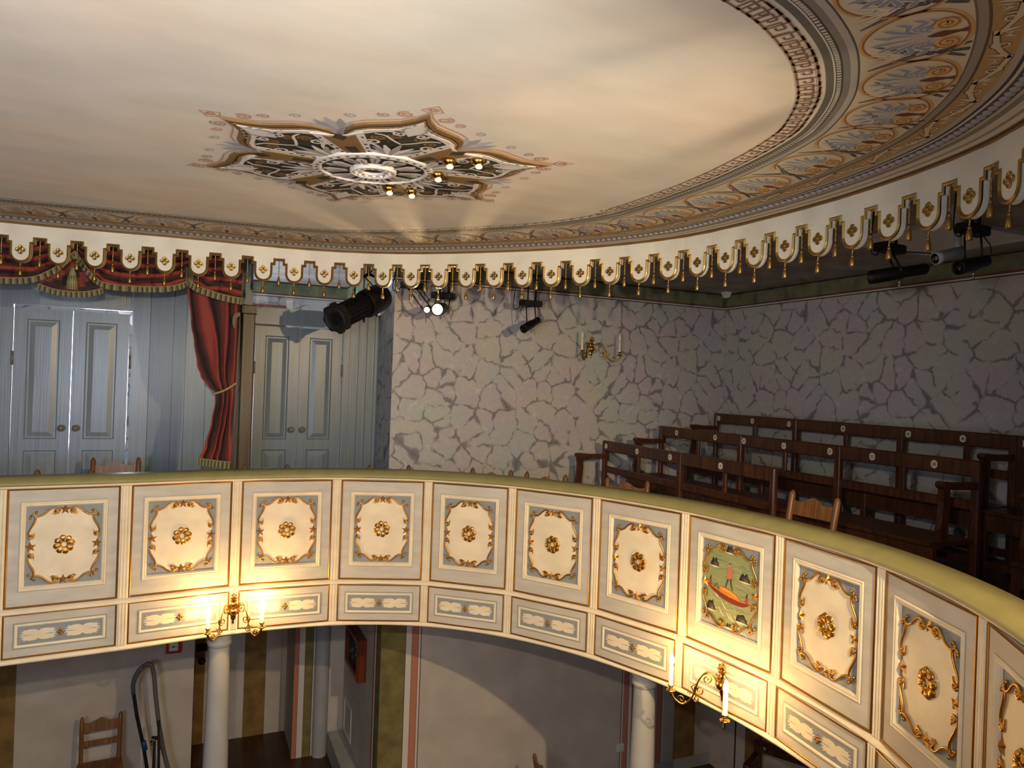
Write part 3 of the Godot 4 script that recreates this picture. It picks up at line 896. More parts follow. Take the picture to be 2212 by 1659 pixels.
func build_medallion() -> void:
	var t := thing("ceiling_rosette", "large six-lobed ceiling rosette with dark pierced tracery and brown outline", "ceiling rosette", Vector3(0.717, HALL_CEIL, -3.30))
	var e1 := Vector3(0.858, 0, 0.514)
	var e2 := Vector3(-0.514, 0, 0.858)
	var xf := Transform3D(Basis(e1 * 0.925, e2 * 0.775, Vector3.DOWN), Vector3.ZERO)
	var half := [[0, 0.89], [2, 0.82], [6, 0.752], [11, 0.72], [17, 0.697], [22, 0.665], [26, 0.61], [29, 0.53], [30, 0.50]]
	var ring := func(sc: float, add := 0.0) -> Array:
		var o := []
		for k in 6:
			for i in range(half.size() - 1, 0, -1):
				o.append(Vector2.from_angle(deg_to_rad(60.0 * k - half[i][0])) * (half[i][1] * sc + add))
			for i in half.size() - 1:
				o.append(Vector2.from_angle(deg_to_rad(60.0 * k + half[i][0])) * (half[i][1] * sc + add))
		return o
	var W := lin(206, 205, 208)
	var G := lin(150, 150, 156)
	var B := lin(120, 92, 54)
	var D := lin(40, 34, 28)
	# painted fringe on the plaster round the rosette: thin scrolls at the tips, grey leaves in the valleys
	var m := MB.new()
	m.col = lin(186, 146, 122)
	var r0: Array = ring.call(1.0, 0.028)
	r0.append(r0[0])
	m.stroke(r0, 0.008, 0.0015, xf)
	for k in 6:
		var f := xf * Transform3D(Basis(Vector3.BACK, deg_to_rad(60.0 * k)), Vector3.ZERO)
		m.col = lin(182, 138, 112)
		m.stroke([Vector2(0.90, 0.0), Vector2(0.93, 0.045), Vector2(1.0, 0.0), Vector2(0.93, -0.045), Vector2(0.90, 0.0)], 0.008, 0.0018, f)
		m.stroke(spiral(Vector2(0.945, 0), 0.017, 0.015, 0, 1.0, 8), 0.014, 0.0018, f)
		for sd in [-1, 1]:
			m.stroke(spiral(Vector2(0.845, 0.085 * sd), 0.038, 0.006, 0, 1.7 * sd), 0.009, 0.0018, f)
			m.stroke(spiral(Vector2(0.80, 0.165 * sd), 0.028, 0.006, 1, 1.4 * sd), 0.007, 0.0018, f)
			m.col = lin(150, 152, 164)
			m.stroke(spiral(Vector2(0.73, 0.285 * sd), 0.026, 0.008, 1, 1.2 * sd), 0.006, 0.0018, f)
			m.col = lin(182, 138, 112)
		var g := xf * Transform3D(Basis(Vector3.BACK, deg_to_rad(60.0 * k + 30.0)), Vector3.ZERO)
		for j in 9:
			var a := (j - 4) * 0.32
			var len := 0.2 - absf(j - 4) * 0.018
			m.col = lin(152, 154, 166) if j % 2 else lin(174, 176, 186)
			m.stroke([Vector2(0.56, 0), Vector2(0.56 + cos(a) * len * 0.6, sin(a) * len * 0.7), Vector2(0.56 + cos(a) * len, sin(a) * len)], [0.012, 0.045, 0.004], 0.0016 + 0.0002 * j, g)
	part("painted_fringe", m.done(), mats["paint"], t)
	m = MB.new()
	m.col = B
	m.prism(PackedVector2Array(ring.call(1.0)), 0.0, 0.010, xf)
	part("gilt_outline", m.done(), mats["paint"], t)
	m = MB.new()
	m.col = D
	m.prism(PackedVector2Array(ring.call(0.955)), 0.010, 0.012, xf)
	m.col = lin(150, 118, 74)
	m.prism(PackedVector2Array(ring.call(0.94)), 0.012, 0.0135, xf)
	m.col = W
	m.prism(PackedVector2Array(ring.call(0.915)), 0.0135, 0.016, xf)
	part("ground", m.done(), mats["paint"], t)
	for k in 6:
		var f := xf * Transform3D(Basis(Vector3.BACK, deg_to_rad(60.0 * k)), Vector3.ZERO)
		m = MB.new()
		m.col = D
		m.prism(PackedVector2Array(smooth2([Vector2(0.30, -0.03), Vector2(0.36, -0.12), Vector2(0.48, -0.20), Vector2(0.56, -0.195), Vector2(0.62, -0.13), Vector2(0.66, -0.06), Vector2(0.63, -0.02), Vector2(0.60, 0.0), Vector2(0.63, 0.02), Vector2(0.66, 0.06), Vector2(0.62, 0.13), Vector2(0.56, 0.195), Vector2(0.48, 0.20), Vector2(0.36, 0.12), Vector2(0.30, 0.03)], 3)), 0.016, 0.0175, f)
		m.col = B
		for sd in [-1, 1]:
			for c in [Vector2(0.535, 0.115 * sd), Vector2(0.585, 0.055 * sd)]:
				m.stroke(spiral(c, 0.035, 0.006, 1.0, 1.6 * sd), 0.013, 0.0185, f)
		part("pierced_opening", m.done(), mats["paint"], t)
		m = MB.new()
		for j in 7:   # acanthus fan rising from the ring
			var a := (j - 3) * 0.36
			var len := 0.19 - absf(j - 3) * 0.022
			m.col = W if j % 2 == 0 else G
			m.stroke([Vector2(0.30, a * 0.03), Vector2(0.30 + cos(a) * len * 0.55, sin(a) * len * 0.6), Vector2(0.30 + cos(a * 1.1) * len, sin(a * 1.15) * len)], [0.012, 0.036, 0.010], 0.022 + 0.001 * (3 - absi(j - 3)), f)
		for sd in [-1, 1]:
			m.col = W
			var c1 := smooth2([Vector2(0.33, 0.03 * sd), Vector2(0.42, 0.10 * sd), Vector2(0.47, 0.175 * sd), Vector2(0.55, 0.205 * sd), Vector2(0.625, 0.145 * sd), Vector2(0.66, 0.08 * sd)])
			m.stroke(c1, 0.018, 0.020, f)
			m.stroke(spiral(Vector2(0.64, 0.05 * sd), 0.03, 0.006, 0.8 * sd, 1.4 * sd), 0.012, 0.021, f)
			m.stroke(spiral(Vector2(0.47, 0.125 * sd), 0.042, 0.008, PI, -1.5 * sd), 0.014, 0.021, f)
			m.stroke(smooth2([Vector2(0.49, 0.0), Vector2(0.53, 0.045 * sd), Vector2(0.59, 0.10 * sd), Vector2(0.60, 0.15 * sd)]), 0.014, 0.022, f)
			m.col = G
			m.stroke(smooth2([Vector2(0.63, 0.03 * sd), Vector2(0.70, 0.05 * sd), Vector2(0.74, 0.03 * sd)]), 0.010, 0.0175, f)
			for q in 4:
				m.stroke([Vector2(0.67 + 0.03 * q, (0.12 - 0.03 * q) * sd), Vector2(0.69 + 0.03 * q, (0.11 - 0.03 * q) * sd)], [0.02, 0.004], 0.0176, f)
		part("tracery", m.done(), mats["paint"], t)
		# the bar between two lobes
		var g := xf * Transform3D(Basis(Vector3.BACK, deg_to_rad(60.0 * k + 30.0)), Vector3.ZERO)
		m = MB.new()
		m.col = W
		m.prism(PackedVector2Array([Vector2(0.28, -0.075), Vector2(0.60, -0.12), Vector2(0.55, 0.0), Vector2(0.60, 0.12), Vector2(0.28, 0.075)]), 0.016, 0.019, g)
		m.col = B
		m.prism(PackedVector2Array([Vector2(0.28, -0.045), Vector2(0.57, -0.075), Vector2(0.53, 0.0), Vector2(0.57, 0.075), Vector2(0.28, 0.045)]), 0.019, 0.022, g)
		m.col = D
		m.prism(PackedVector2Array([Vector2(0.30, -0.022), Vector2(0.40, -0.026), Vector2(0.40, 0.026), Vector2(0.30, 0.022)]), 0.022, 0.023, g)
		m.prism(PackedVector2Array([Vector2(0.50, 0.0), Vector2(0.55, -0.035), Vector2(0.60, 0.0), Vector2(0.55, 0.035)]), 0.022, 0.0235, g)
		for q in 5:
			for sd in [-1, 1]:
				var x := 0.30 + 0.055 * q
				m.prism(PackedVector2Array([Vector2(x, (0.057 + 0.008 * q) * sd), Vector2(x + 0.018, (0.057 + 0.008 * q) * sd), Vector2(x + 0.018, (0.070 + 0.008 * q) * sd), Vector2(x, (0.070 + 0.008 * q) * sd)]), 0.019, 0.0195, g)
		part("lobe_bar", m.done(), mats["paint"], t)
	# the round middle
	m = MB.new()
	m.col = W
	m.lathe([Vector2(0.30, 0.016), Vector2(0.30, 0.030), Vector2(0.262, 0.034), Vector2(0.255, 0.024)], 48, xf * Transform3D(Basis(Vector3.RIGHT, Vector3.BACK, Vector3.DOWN), Vector3.ZERO), false)
	m.col = D
	m.lathe([Vector2(0.256, 0.024), Vector2(0.06, 0.024)], 48, xf * Transform3D(Basis(Vector3.RIGHT, Vector3.BACK, Vector3.DOWN), Vector3.ZERO), false)
	for k in 36:
		var a := TAU * k / 36
		var f := xf * Transform3D(Basis(Vector3.BACK, a), Vector3.ZERO)
		m.stroke([Vector2(0.272, 0), Vector2(0.288, 0)], 0.018, 0.0335, f)
	part("middle_ring", m.done(), mats["paint"], t)
	m = MB.new()
	for k in 20:
		var f := xf * Transform3D(Basis(Vector3.BACK, TAU * k / 20), Vector3.ZERO)
		m.col = W if k % 2 else lin(176, 174, 176)
		m.stroke([Vector2(0.13, 0), Vector2(0.17, 0), Vector2(0.215, 0), Vector2(0.245, 0)], [0.02, 0.038, 0.056, 0.02], 0.034 if k % 2 else 0.029, f)
		m.col = lin(110, 106, 104)
		m.stroke([Vector2(0.15, 0), Vector2(0.19, 0), Vector2(0.225, 0)], [0.004, 0.010, 0.004], 0.036 if k % 2 else 0.031, f)
	part("leaf_wreath", m.done(), mats["paint"], t)
	m = MB.new()
	m.col = W
	m.lathe([Vector2(0.118, 0.024), Vector2(0.116, 0.042), Vector2(0.104, 0.046), Vector2(0.10, 0.034)], 32, xf * Transform3D(Basis(Vector3.RIGHT, Vector3.BACK, Vector3.DOWN), Vector3.ZERO))
	for k in 14:
		var a := TAU * k / 14
		m.ball(xf * Vector3(cos(a) * 0.086, sin(a) * 0.086, 0.034), Vector3.ONE * 0.013, 8)
	m.lathe([Vector2(0.072, 0.024), Vector2(0.07, 0.038), Vector2(0.058, 0.040), Vector2(0.055, 0.026)], 28, xf * Transform3D(Basis(Vector3.RIGHT, Vector3.BACK, Vector3.DOWN), Vector3.ZERO))
	part("boss_rings", m.done(), mats["paint"], t)
	m = MB.new()
	m.col = lin(26, 22, 20)
	m.lathe([Vector2(0.056, 0.027), Vector2(0, 0.027)], 28, xf * Transform3D(Basis(Vector3.RIGHT, Vector3.BACK, Vector3.DOWN), Vector3.ZERO), false)
	m.col = lin(120, 64, 48)
	m.flat([Vector2(0.0, 0.0), Vector2(0.03, -0.018), Vector2(0.03, 0.012), Vector2(0.01, 0.02)], 0.0285, xf)
	part("centre_hole", m.done(), mats["paint"], t)

const L1 := 3.2446   # levels of the gallery front: top and foot of the upper panels, of the lower panels
const L2 := 2.4446
const L3 := 2.4090
const L4 := 2.1174

func rect_ring(m: MB, w: float, h: float, prof: Array, c := Vector3.ZERO) -> void:   # mitred frame: profile of (inset, z) from the outer edge inwards
	for i in prof.size() - 1:
		var p: Vector2 = prof[i]
		var q: Vector2 = prof[i + 1]
		var a := []
		var b := []
		for k in [[-1, -1], [1, -1], [1, 1], [-1, 1]]:
			a.append(c + Vector3((w / 2 - p.x) * k[0], (h / 2 - p.x) * k[1], p.y))
			b.append(c + Vector3((w / 2 - q.x) * k[0], (h / 2 - q.x) * k[1], q.y))
		for k in 4:
			m.quad(a[k], a[(k + 1) % 4], b[(k + 1) % 4], b[k])

func plate_mesh(w: float, h: float, z0: float, z1: float) -> ArrayMesh:
	return bmesh(Vector3(0, 0, (z0 + z1) / 2), Vector3(w, h, z1 - z0))

func star_mesh() -> ArrayMesh:
	var m := MB.new()
	for i in 5:
		var a := PI / 2 + TAU * i / 5
		var p := Vector3(cos(a), sin(a), 0) * 0.037
		for sd in [-1, 1]:
			var b: float = a + sd * PI / 5
			var q := Vector3(cos(b), sin(b), 0) * 0.0155
			var top := Vector3(0, 0, 0.015)
			if sd > 0: m.tri(top, p, q)
			else: m.tri(top, q, p)
	return m.done()

func rosette_mesh() -> ArrayMesh:   # eight ribbed petals round an open ring
	var m := MB.new()
	for i in 8:
		var f := Transform3D(Basis(Vector3.BACK, TAU * i / 8 + 0.2), Vector3.ZERO)
		var rows := []
		for r in [[0.021, 0.007, 0.006, 0.010], [0.034, 0.010, 0.006, 0.016], [0.048, 0.0165, 0.008, 0.018], [0.058, 0.0175, 0.010, 0.013], [0.063, 0.010, 0.009, 0.010], [0.068, 0.001, 0.005, 0.006]]:
			var row := []
			for k in [[-1.0, 0.0], [-0.98, 1.0], [-0.5, 0.55], [0.0, 1.15], [0.5, 0.55], [0.98, 1.0], [1.0, 0.0]]:
				row.append(f * Vector3(r[0], r[1] * k[0], lerpf(0.0, lerpf(r[2], r[3], clampf(k[1], 0, 1)), minf(1.0, k[1] * 2.0)) + (0.002 if k[0] == 0.0 else 0.0)))
			rows.append(row)
		m.smooth(true, i + 2)
		for a in rows.size() - 1:
			for k in 6:
				m.quad(rows[a][k], rows[a + 1][k], rows[a + 1][k + 1], rows[a][k + 1])
		m.smooth(false)
	m.lathe([Vector2(0.024, 0.001), Vector2(0.024, 0.012), Vector2(0.020, 0.014), Vector2(0.017, 0.010), Vector2(0.016, 0.003)], 20, Transform3D(Basis(Vector3.RIGHT, Vector3.BACK, Vector3.DOWN), Vector3.ZERO))
	return m.done()

func scroll_mesh(ctrl: Array, ball_at: Vector2, sp: Array, leaf: Array) -> ArrayMesh:
	var m := MB.new()
	m.prism(PackedVector2Array(leaf), 0.0, 0.009)
	var p := smooth2(ctrl, 5)
	var pts := []
	var rad := []
	for i in p.size():
		var t := float(i) / (p.size() - 1)
		pts.append(Vector3(p[i].x, p[i].y, 0.005 + 0.004 * sin(t * PI)))
		rad.append(0.0045 + 0.0022 * sin(t * PI))
	m.tube(pts, rad, 7)
	m.ball(Vector3(ball_at.x, ball_at.y, 0.006), Vector3(0.0095, 0.0095, 0.010), 10)
	var q := []
	var qr := []
	for i in sp.size():
		q.append(Vector3(sp[i].x, sp[i].y, 0.006 + 0.005 * float(i) / sp.size()))
		qr.append(lerpf(0.0062, 0.0045, float(i) / sp.size()))
	m.tube(q, qr, 7)
	return m.done()

func mirrored(a: Array, sx: float, sy: float) -> Array:
	return a.map(func(v): return Vector2(v.x * sx, v.y * sy))

func build_parapet() -> void:
	var t := thing("gallery_front", "curved cream gallery front with gilt-framed panels, pale pilasters and an olive green top rail", "balustrade")
	# the wall behind the panels, one curved sheet
	var s0 := 0.0
	var s1 := para.nearest(0.18, -0.83)
	var n := 150
	var body := MB.new()
	body.sweep([Vector2(-0.02, 2.085), Vector2(-0.015, 3.262), Vector2(-0.10, 3.262), Vector2(-0.10, 2.13)], para.frames(s0, s1, n), false)
	part("backing", body.done(), mats["cream"], t)
	var cap := MB.new()
	cap.sweep([Vector2(-0.03, 3.262), Vector2(0.030, 3.264), Vector2(0.038, 3.270), Vector2(0.039, 3.279), Vector2(0.030, 3.292), Vector2(0.012, 3.308), Vector2(-0.012, 3.319), Vector2(-0.03, 3.323), Vector2(-0.125, 3.323), Vector2(-0.13, 3.316), Vector2(-0.13, 3.262)], para.frames(s0, s1, n))
	part("top_rail", cap.done(), mats["cap_green"], t)
	var joint := MB.new()   # visible joints of the rail
	for sj in [para.nearest(0.30, -5.86), para.nearest(1.18, -5.80), para.nearest(2.80, -4.35)]:
		joint.tube([para.xyz(sj, 0.038, 3.272), para.xyz(sj + 0.004, 0.012, 3.3088), para.xyz(sj - 0.01, -0.03, 3.3236), para.xyz(sj + 0.015, -0.07, 3.3236), para.xyz(sj, -0.12, 3.3236)], 0.0012, 4)
	part("rail_joint", joint.done(), mats["gold_dark"], t)
	var tm := MB.new()
	tm.sweep([Vector2(-0.02, 3.246), Vector2(0.014, 3.246), Vector2(0.020, 3.251), Vector2(0.026, 3.262), Vector2(-0.02, 3.263)], para.frames(s0, s1, n))
	part("top_moulding", tm.done(), mats["cream"], t)
	tm = MB.new()
	tm.sweep([Vector2(-0.02, 2.407), Vector2(0.030, 2.409), Vector2(0.034, 2.414), Vector2(0.034, 2.420), Vector2(0.022, 2.430), Vector2(0.012, 2.442), Vector2(-0.02, 2.4446)], para.frames(s0, s1, n))
	part("middle_moulding", tm.done(), mats["cream"], t)
	tm = MB.new()
	tm.sweep([Vector2(-0.10, 2.075), Vector2(0.030, 2.078), Vector2(0.040, 2.084), Vector2(0.043, 2.094), Vector2(0.038, 2.106), Vector2(0.028, 2.113), Vector2(-0.02, 2.117)], para.frames(s0, s1, n))
	part("foot_moulding", tm.done(), mats["cream"], t)
	# pilasters: three reeds with a groove either side
	var pil := MB.new()
	var pl := MB.new()
	for k in [[pil, L2, L1], [pl, L4, L3]]:
		var m: MB = k[0]
		m.box(Vector3(0, (k[1] + k[2]) / 2, 0.0), Vector3(0.066, k[2] - k[1], 0.016))
		for x in [-0.018, 0.004, 0.022]:
			m.box(Vector3(x, (k[1] + k[2]) / 2, 0.010), Vector3(0.013 if x != 0.004 else 0.018, k[2] - k[1], 0.012), Basis(), 0.004)
	var pil_up := pil.done()
	var pil_lo := pl.done()
	# shared ornaments
	var star := star_mesh()
	var ros := rosette_mesh()
	var top_c := [Vector2(-0.171, 0.231), Vector2(-0.186, 0.222), Vector2(-0.181, 0.207), Vector2(-0.155, 0.2015), Vector2(-0.125, 0.215), Vector2(-0.10, 0.238), Vector2(-0.073, 0.2545), Vector2(-0.047, 0.2515), Vector2(-0.032, 0.238)]
	var side_c := [Vector2(-0.2056, 0.193), Vector2(-0.200, 0.209), Vector2(-0.186, 0.2095), Vector2(-0.1745, 0.198), Vector2(-0.176, 0.172), Vector2(-0.188, 0.145), Vector2(-0.204, 0.116), Vector2(-0.213, 0.09), Vector2(-0.209, 0.069)]
	var top_sp := spiral(Vector2(-0.050, 0.232), 0.019, 0.003, 0.3, -1.6)
	var side_sp := spiral(Vector2(-0.196, 0.066), 0.017, 0.003, PI, 1.6)
	var leaf_t := [Vector2(-0.060, 0.221), Vector2(-0.083, 0.219), Vector2(-0.064, 0.206), Vector2(-0.052, 0.212)]
	var leaf_s := [Vector2(-0.184, 0.075), Vector2(-0.176, 0.098), Vector2(-0.176, 0.066), Vector2(-0.182, 0.05)]
	var scrolls := []
	for q in [[1, 1], [-1, 1], [1, -1], [-1, -1]]:
		scrolls.append(scroll_mesh(mirrored(top_c, q[0], q[1]), Vector2(-0.171 * q[0], 0.229 * q[1]), mirrored(top_sp, q[0], q[1]), mirrored(leaf_t, q[0], q[1])))
		scrolls.append(scroll_mesh(mirrored(side_c, q[0], q[1]), Vector2(-0.2056 * q[0], 0.192 * q[1]), mirrored(side_sp, q[0], q[1]), mirrored(leaf_s, q[0], q[1])))
	var field := []
	var qa := [Vector2(0.0, 0.238), Vector2(-0.035, 0.246), Vector2(-0.073, 0.2535), Vector2(-0.10, 0.238), Vector2(-0.125, 0.215), Vector2(-0.155, 0.2015), Vector2(-0.176, 0.199), Vector2(-0.176, 0.172), Vector2(-0.188, 0.145), Vector2(-0.204, 0.116), Vector2(-0.211, 0.088), Vector2(-0.203, 0.045)]
	field = qa.duplicate()
	var lowq := mirrored(qa, 1, -1)
	lowq.reverse()
	field += lowq
	var right := mirrored(field, -1, 1)
	right.reverse()
	field += right.slice(1, right.size() - 1)
	var fm := MB.new()
	fm.prism(PackedVector2Array(field), -0.0135, -0.0115)
	var field_mesh := fm.done()
	# stencilled lozenges of the lower panels
	var stens := []
	for sd in [-1, 1]:
		var sten := MB.new()
		for b in [[0.168, 0.046, 0.038], [0.088, 0.046, 0.038]]:
			var poly := []
			for i in 28:
				var a := TAU * i / 28
				var e := Vector2(cos(a), sin(a))
				poly.append(Vector2(b[0] * sd + signf(e.x) * pow(absf(e.x), 0.75) * b[1], signf(e.y) * pow(absf(e.y), 0.8) * b[2]))
			sten.flat(poly, 0.0012 if b[0] > 0.1 else 0.0014)
		sten.flat([Vector2(0.14 * sd, -0.012), Vector2(0.14 * sd, 0.012), Vector2(0.115 * sd, 0.012), Vector2(0.115 * sd, -0.012)], 0.0016)
		for e in [[0.205, 1.0], [0.050, -1.0]]:
			for k in [[0.030, 0.008], [0.022, 0.026], [0.010, 0.037]]:
				for s in [-1, 1]:
					var tip := Vector2((e[0] + e[1] * k[0]) * sd, k[1] * s)
					var root := Vector2((e[0] - e[1] * 0.012) * sd, k[1] * 0.55 * s)
					var mid: Vector2 = (tip + root) * 0.5
					sten.stroke([root, mid, tip], [0.006, 0.013, 0.002], 0.0018 + 0.0001 * k[1] / 0.01)
		stens.append(sten.done())
	var dk := MB.new()
	for sd in [-1, 1]:
		for e in [[0.215, 1.0], [0.046, -1.0]]:
			dk.stroke([Vector2((e[0] - e[1] * 0.05) * sd, 0), Vector2((e[0] - e[1] * 0.01) * sd, 0), Vector2((e[0] + e[1] * 0.015) * sd, 0)], [0.001, 0.005, 0.002], 0.0024)
	var dk_mesh := dk.done()
	var flw := MB.new()
	for k in [[0, 1], [1, 0], [0, -1], [-1, 0]]:
		flw.ball(Vector3(k[0] * 0.012, k[1] * 0.012, 0.003), Vector3(0.0095, 0.0095, 0.007), 8)
		flw.prism(PackedVector2Array([Vector2(k[0], k[1]) * 0.027, Vector2(k[0] * 0.012 - k[1] * 0.009, k[1] * 0.012 + k[0] * 0.009), Vector2(k[0] * 0.012 + k[1] * 0.009, k[1] * 0.012 - k[0] * 0.009)]), 0.0, 0.006)
	flw.ball(Vector3(0, 0, 0.005), Vector3(0.006, 0.006, 0.007), 8)
	var flw_mesh := flw.done()
	for i in posts.size():
		var a: Vector2 = posts[i]
		var tg: Vector2 = (posts[mini(i + 1, posts.size() - 1)] - posts[maxi(i - 1, 0)]).normalized()
		var fx := Transform3D(Basis(Vector3(tg.x, 0, tg.y), Vector3.UP, Vector3(-tg.y, 0, tg.x)), Vector3(a.x, 0, a.y))
		part("pilaster", pil_up, mats["cream"], t, fx)
		part("pilaster", pil_lo, mats["cream"], t, fx.translated_local(Vector3(0, 0, 0.022)))
		if i == posts.size() - 1: break
		var b: Vector2 = posts[i + 1]
		var d := (b - a).normalized()
		var w := a.distance_to(b) - 0.072
		var c := (a + b) * 0.5
		var bx := Basis(Vector3(d.x, 0, d.y), Vector3.UP, Vector3(-d.y, 0, d.x))
		# upper panel
		var h := L1 - L2
		var px := Transform3D(bx, Vector3(c.x, (L1 + L2) / 2, c.y))
		var m := MB.new()
		var iw := w * 0.765
		var ih := 0.596
		var off := 0.008
		rect_ring(m, w, h, [Vector2(0.0, 0.0), Vector2(0.002, 0.0)])
		for q in [[-w / 2, -h / 2, w / 2, -ih / 2 + off], [-w / 2, ih / 2 + off, w / 2, h / 2], [-w / 2, -ih / 2 + off, -iw / 2, ih / 2 + off], [iw / 2, -ih / 2 + off, w / 2, ih / 2 + off]]:
			m.box(Vector3((q[0] + q[2]) / 2, (q[1] + q[3]) / 2, -0.006), Vector3(q[2] - q[0], q[3] - q[1], 0.016))
		var pn := part("upper_panel", m.done(), mats["panel_grey"], t, px)
		m = MB.new()
		rect_ring(m, w, h, [Vector2(0.0, 0.002), Vector2(0.0, 0.007), Vector2(0.003, 0.007), Vector2(0.004, 0.004)])
		rect_ring(m, w, h, [Vector2(0.0105, 0.004), Vector2(0.012, 0.002)])
		part("dark_edge", m.done(), mats["gold_dark"], pn)
		m = MB.new()
		rect_ring(m, w, h, [Vector2(0.004, 0.003), Vector2(0.0045, 0.008), Vector2(0.0065, 0.010), Vector2(0.009, 0.008), Vector2(0.0105, 0.002)])
		part("gilt_bead", m.done(), mats["gold"], pn)
		m = MB.new()
		rect_ring(m, iw, ih, [Vector2(-0.002, 0.001), Vector2(0.0, 0.006), Vector2(0.006, 0.0085), Vector2(0.012, 0.004), Vector2(0.014, 0.004), Vector2(0.020, 0.006), Vector2(0.030, -0.004), Vector2(0.031, -0.014)], Vector3(0, off, 0))
		part("inner_moulding", m.done(), mats["cream"], pn)
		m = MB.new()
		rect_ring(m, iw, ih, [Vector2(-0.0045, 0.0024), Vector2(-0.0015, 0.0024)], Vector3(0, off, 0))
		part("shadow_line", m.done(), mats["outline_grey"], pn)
		part("field", plate_mesh(iw - 0.05, ih - 0.05, -0.022, -0.0135), mats["field_blue"], pn, Transform3D(Basis(), Vector3(0, off, 0)))
		var of := Transform3D(Basis.from_scale(Vector3((iw - 0.062) / 0.457, 1, 1)), Vector3(0, off, -0.0125))
		var is_pic := i == 8
		if is_pic:
			var pic := part("painted_scene", boat_scene(field), mats["paint"], pn, of.translated_local(Vector3(0, 0, 0.0005)))
			pic.set_meta("label", "painted green sea with dark rocks and a small figure standing on a boat")
		else:
			part("cream_field", field_mesh, mats["cream"], pn, of.translated_local(Vector3(0, 0, 0.0125)))
			part("rosette", ros, mats["gold"], pn, of)
		for sc in scrolls: part("scroll", sc, mats["gold"], pn, of)
		for k in [[0.0, 0.240, 0.0], [0.0, -0.240, 0.0], [-0.200, -0.006, 0.1], [0.200, -0.006, -0.1]]:
			if is_pic and k[0] == 0.0: continue
			part("star", star, mats["star_gold"], pn, of.translated_local(Vector3(k[0], k[1], 0.002)) * Transform3D(Basis(Vector3.BACK, k[2]), Vector3.ZERO))
		# lower panel, standing a little proud
		h = L3 - L4
		px = Transform3D(bx, Vector3(c.x, (L3 + L4) / 2, c.y) + bx.z * 0.022)
		pn = part("lower_panel", plate_mesh(w, h, -0.014, 0.0), mats["panel_grey"], t, px)
		m = MB.new()
		rect_ring(m, w, h, [Vector2(0.0, 0.0), Vector2(0.0, 0.007), Vector2(0.003, 0.007), Vector2(0.004, 0.004)])
		part("dark_edge", m.done(), mats["gold_dark"], pn)
		m = MB.new()
		rect_ring(m, w, h, [Vector2(0.004, 0.001), Vector2(0.0045, 0.007), Vector2(0.0065, 0.008), Vector2(0.0085, 0.006), Vector2(0.009, 0.001)])
		part("gilt_bead", m.done(), mats["gold"], pn)
		iw = w * 0.80
		ih = 0.158
		m = MB.new()
		rect_ring(m, iw + 0.018, ih + 0.018, [Vector2(0.0, 0.001), Vector2(0.008, 0.001)])
		part("painted_outline", m.done(), mats["outline_grey"], pn)
		m = MB.new()
		rect_ring(m, iw, ih, [Vector2(0.0, 0.0), Vector2(0.001, 0.006), Vector2(0.007, 0.0075), Vector2(0.016, 0.005), Vector2(0.018, 0.0)])
		part("inner_moulding", m.done(), mats["cream"], pn)
		part("field", plate_mesh(iw - 0.034, ih - 0.034, 0.0, 0.0008), mats["field_blue"], pn)
		var oc := Transform3D(Basis.from_scale(Vector3((iw - 0.06) / 0.47, 1.0, 1)), Vector3.ZERO)
		for sm in stens: part("stencil_ornament", sm, mats["cream"], pn, oc)
		part("stencil_line", dk_mesh, mats["field_blue"], pn, oc).set_meta("kind", "stuff")
		part("gilt_flower", flw_mesh, mats["gold"], pn, oc.translated_local(Vector3(0, 0, 0.001)))

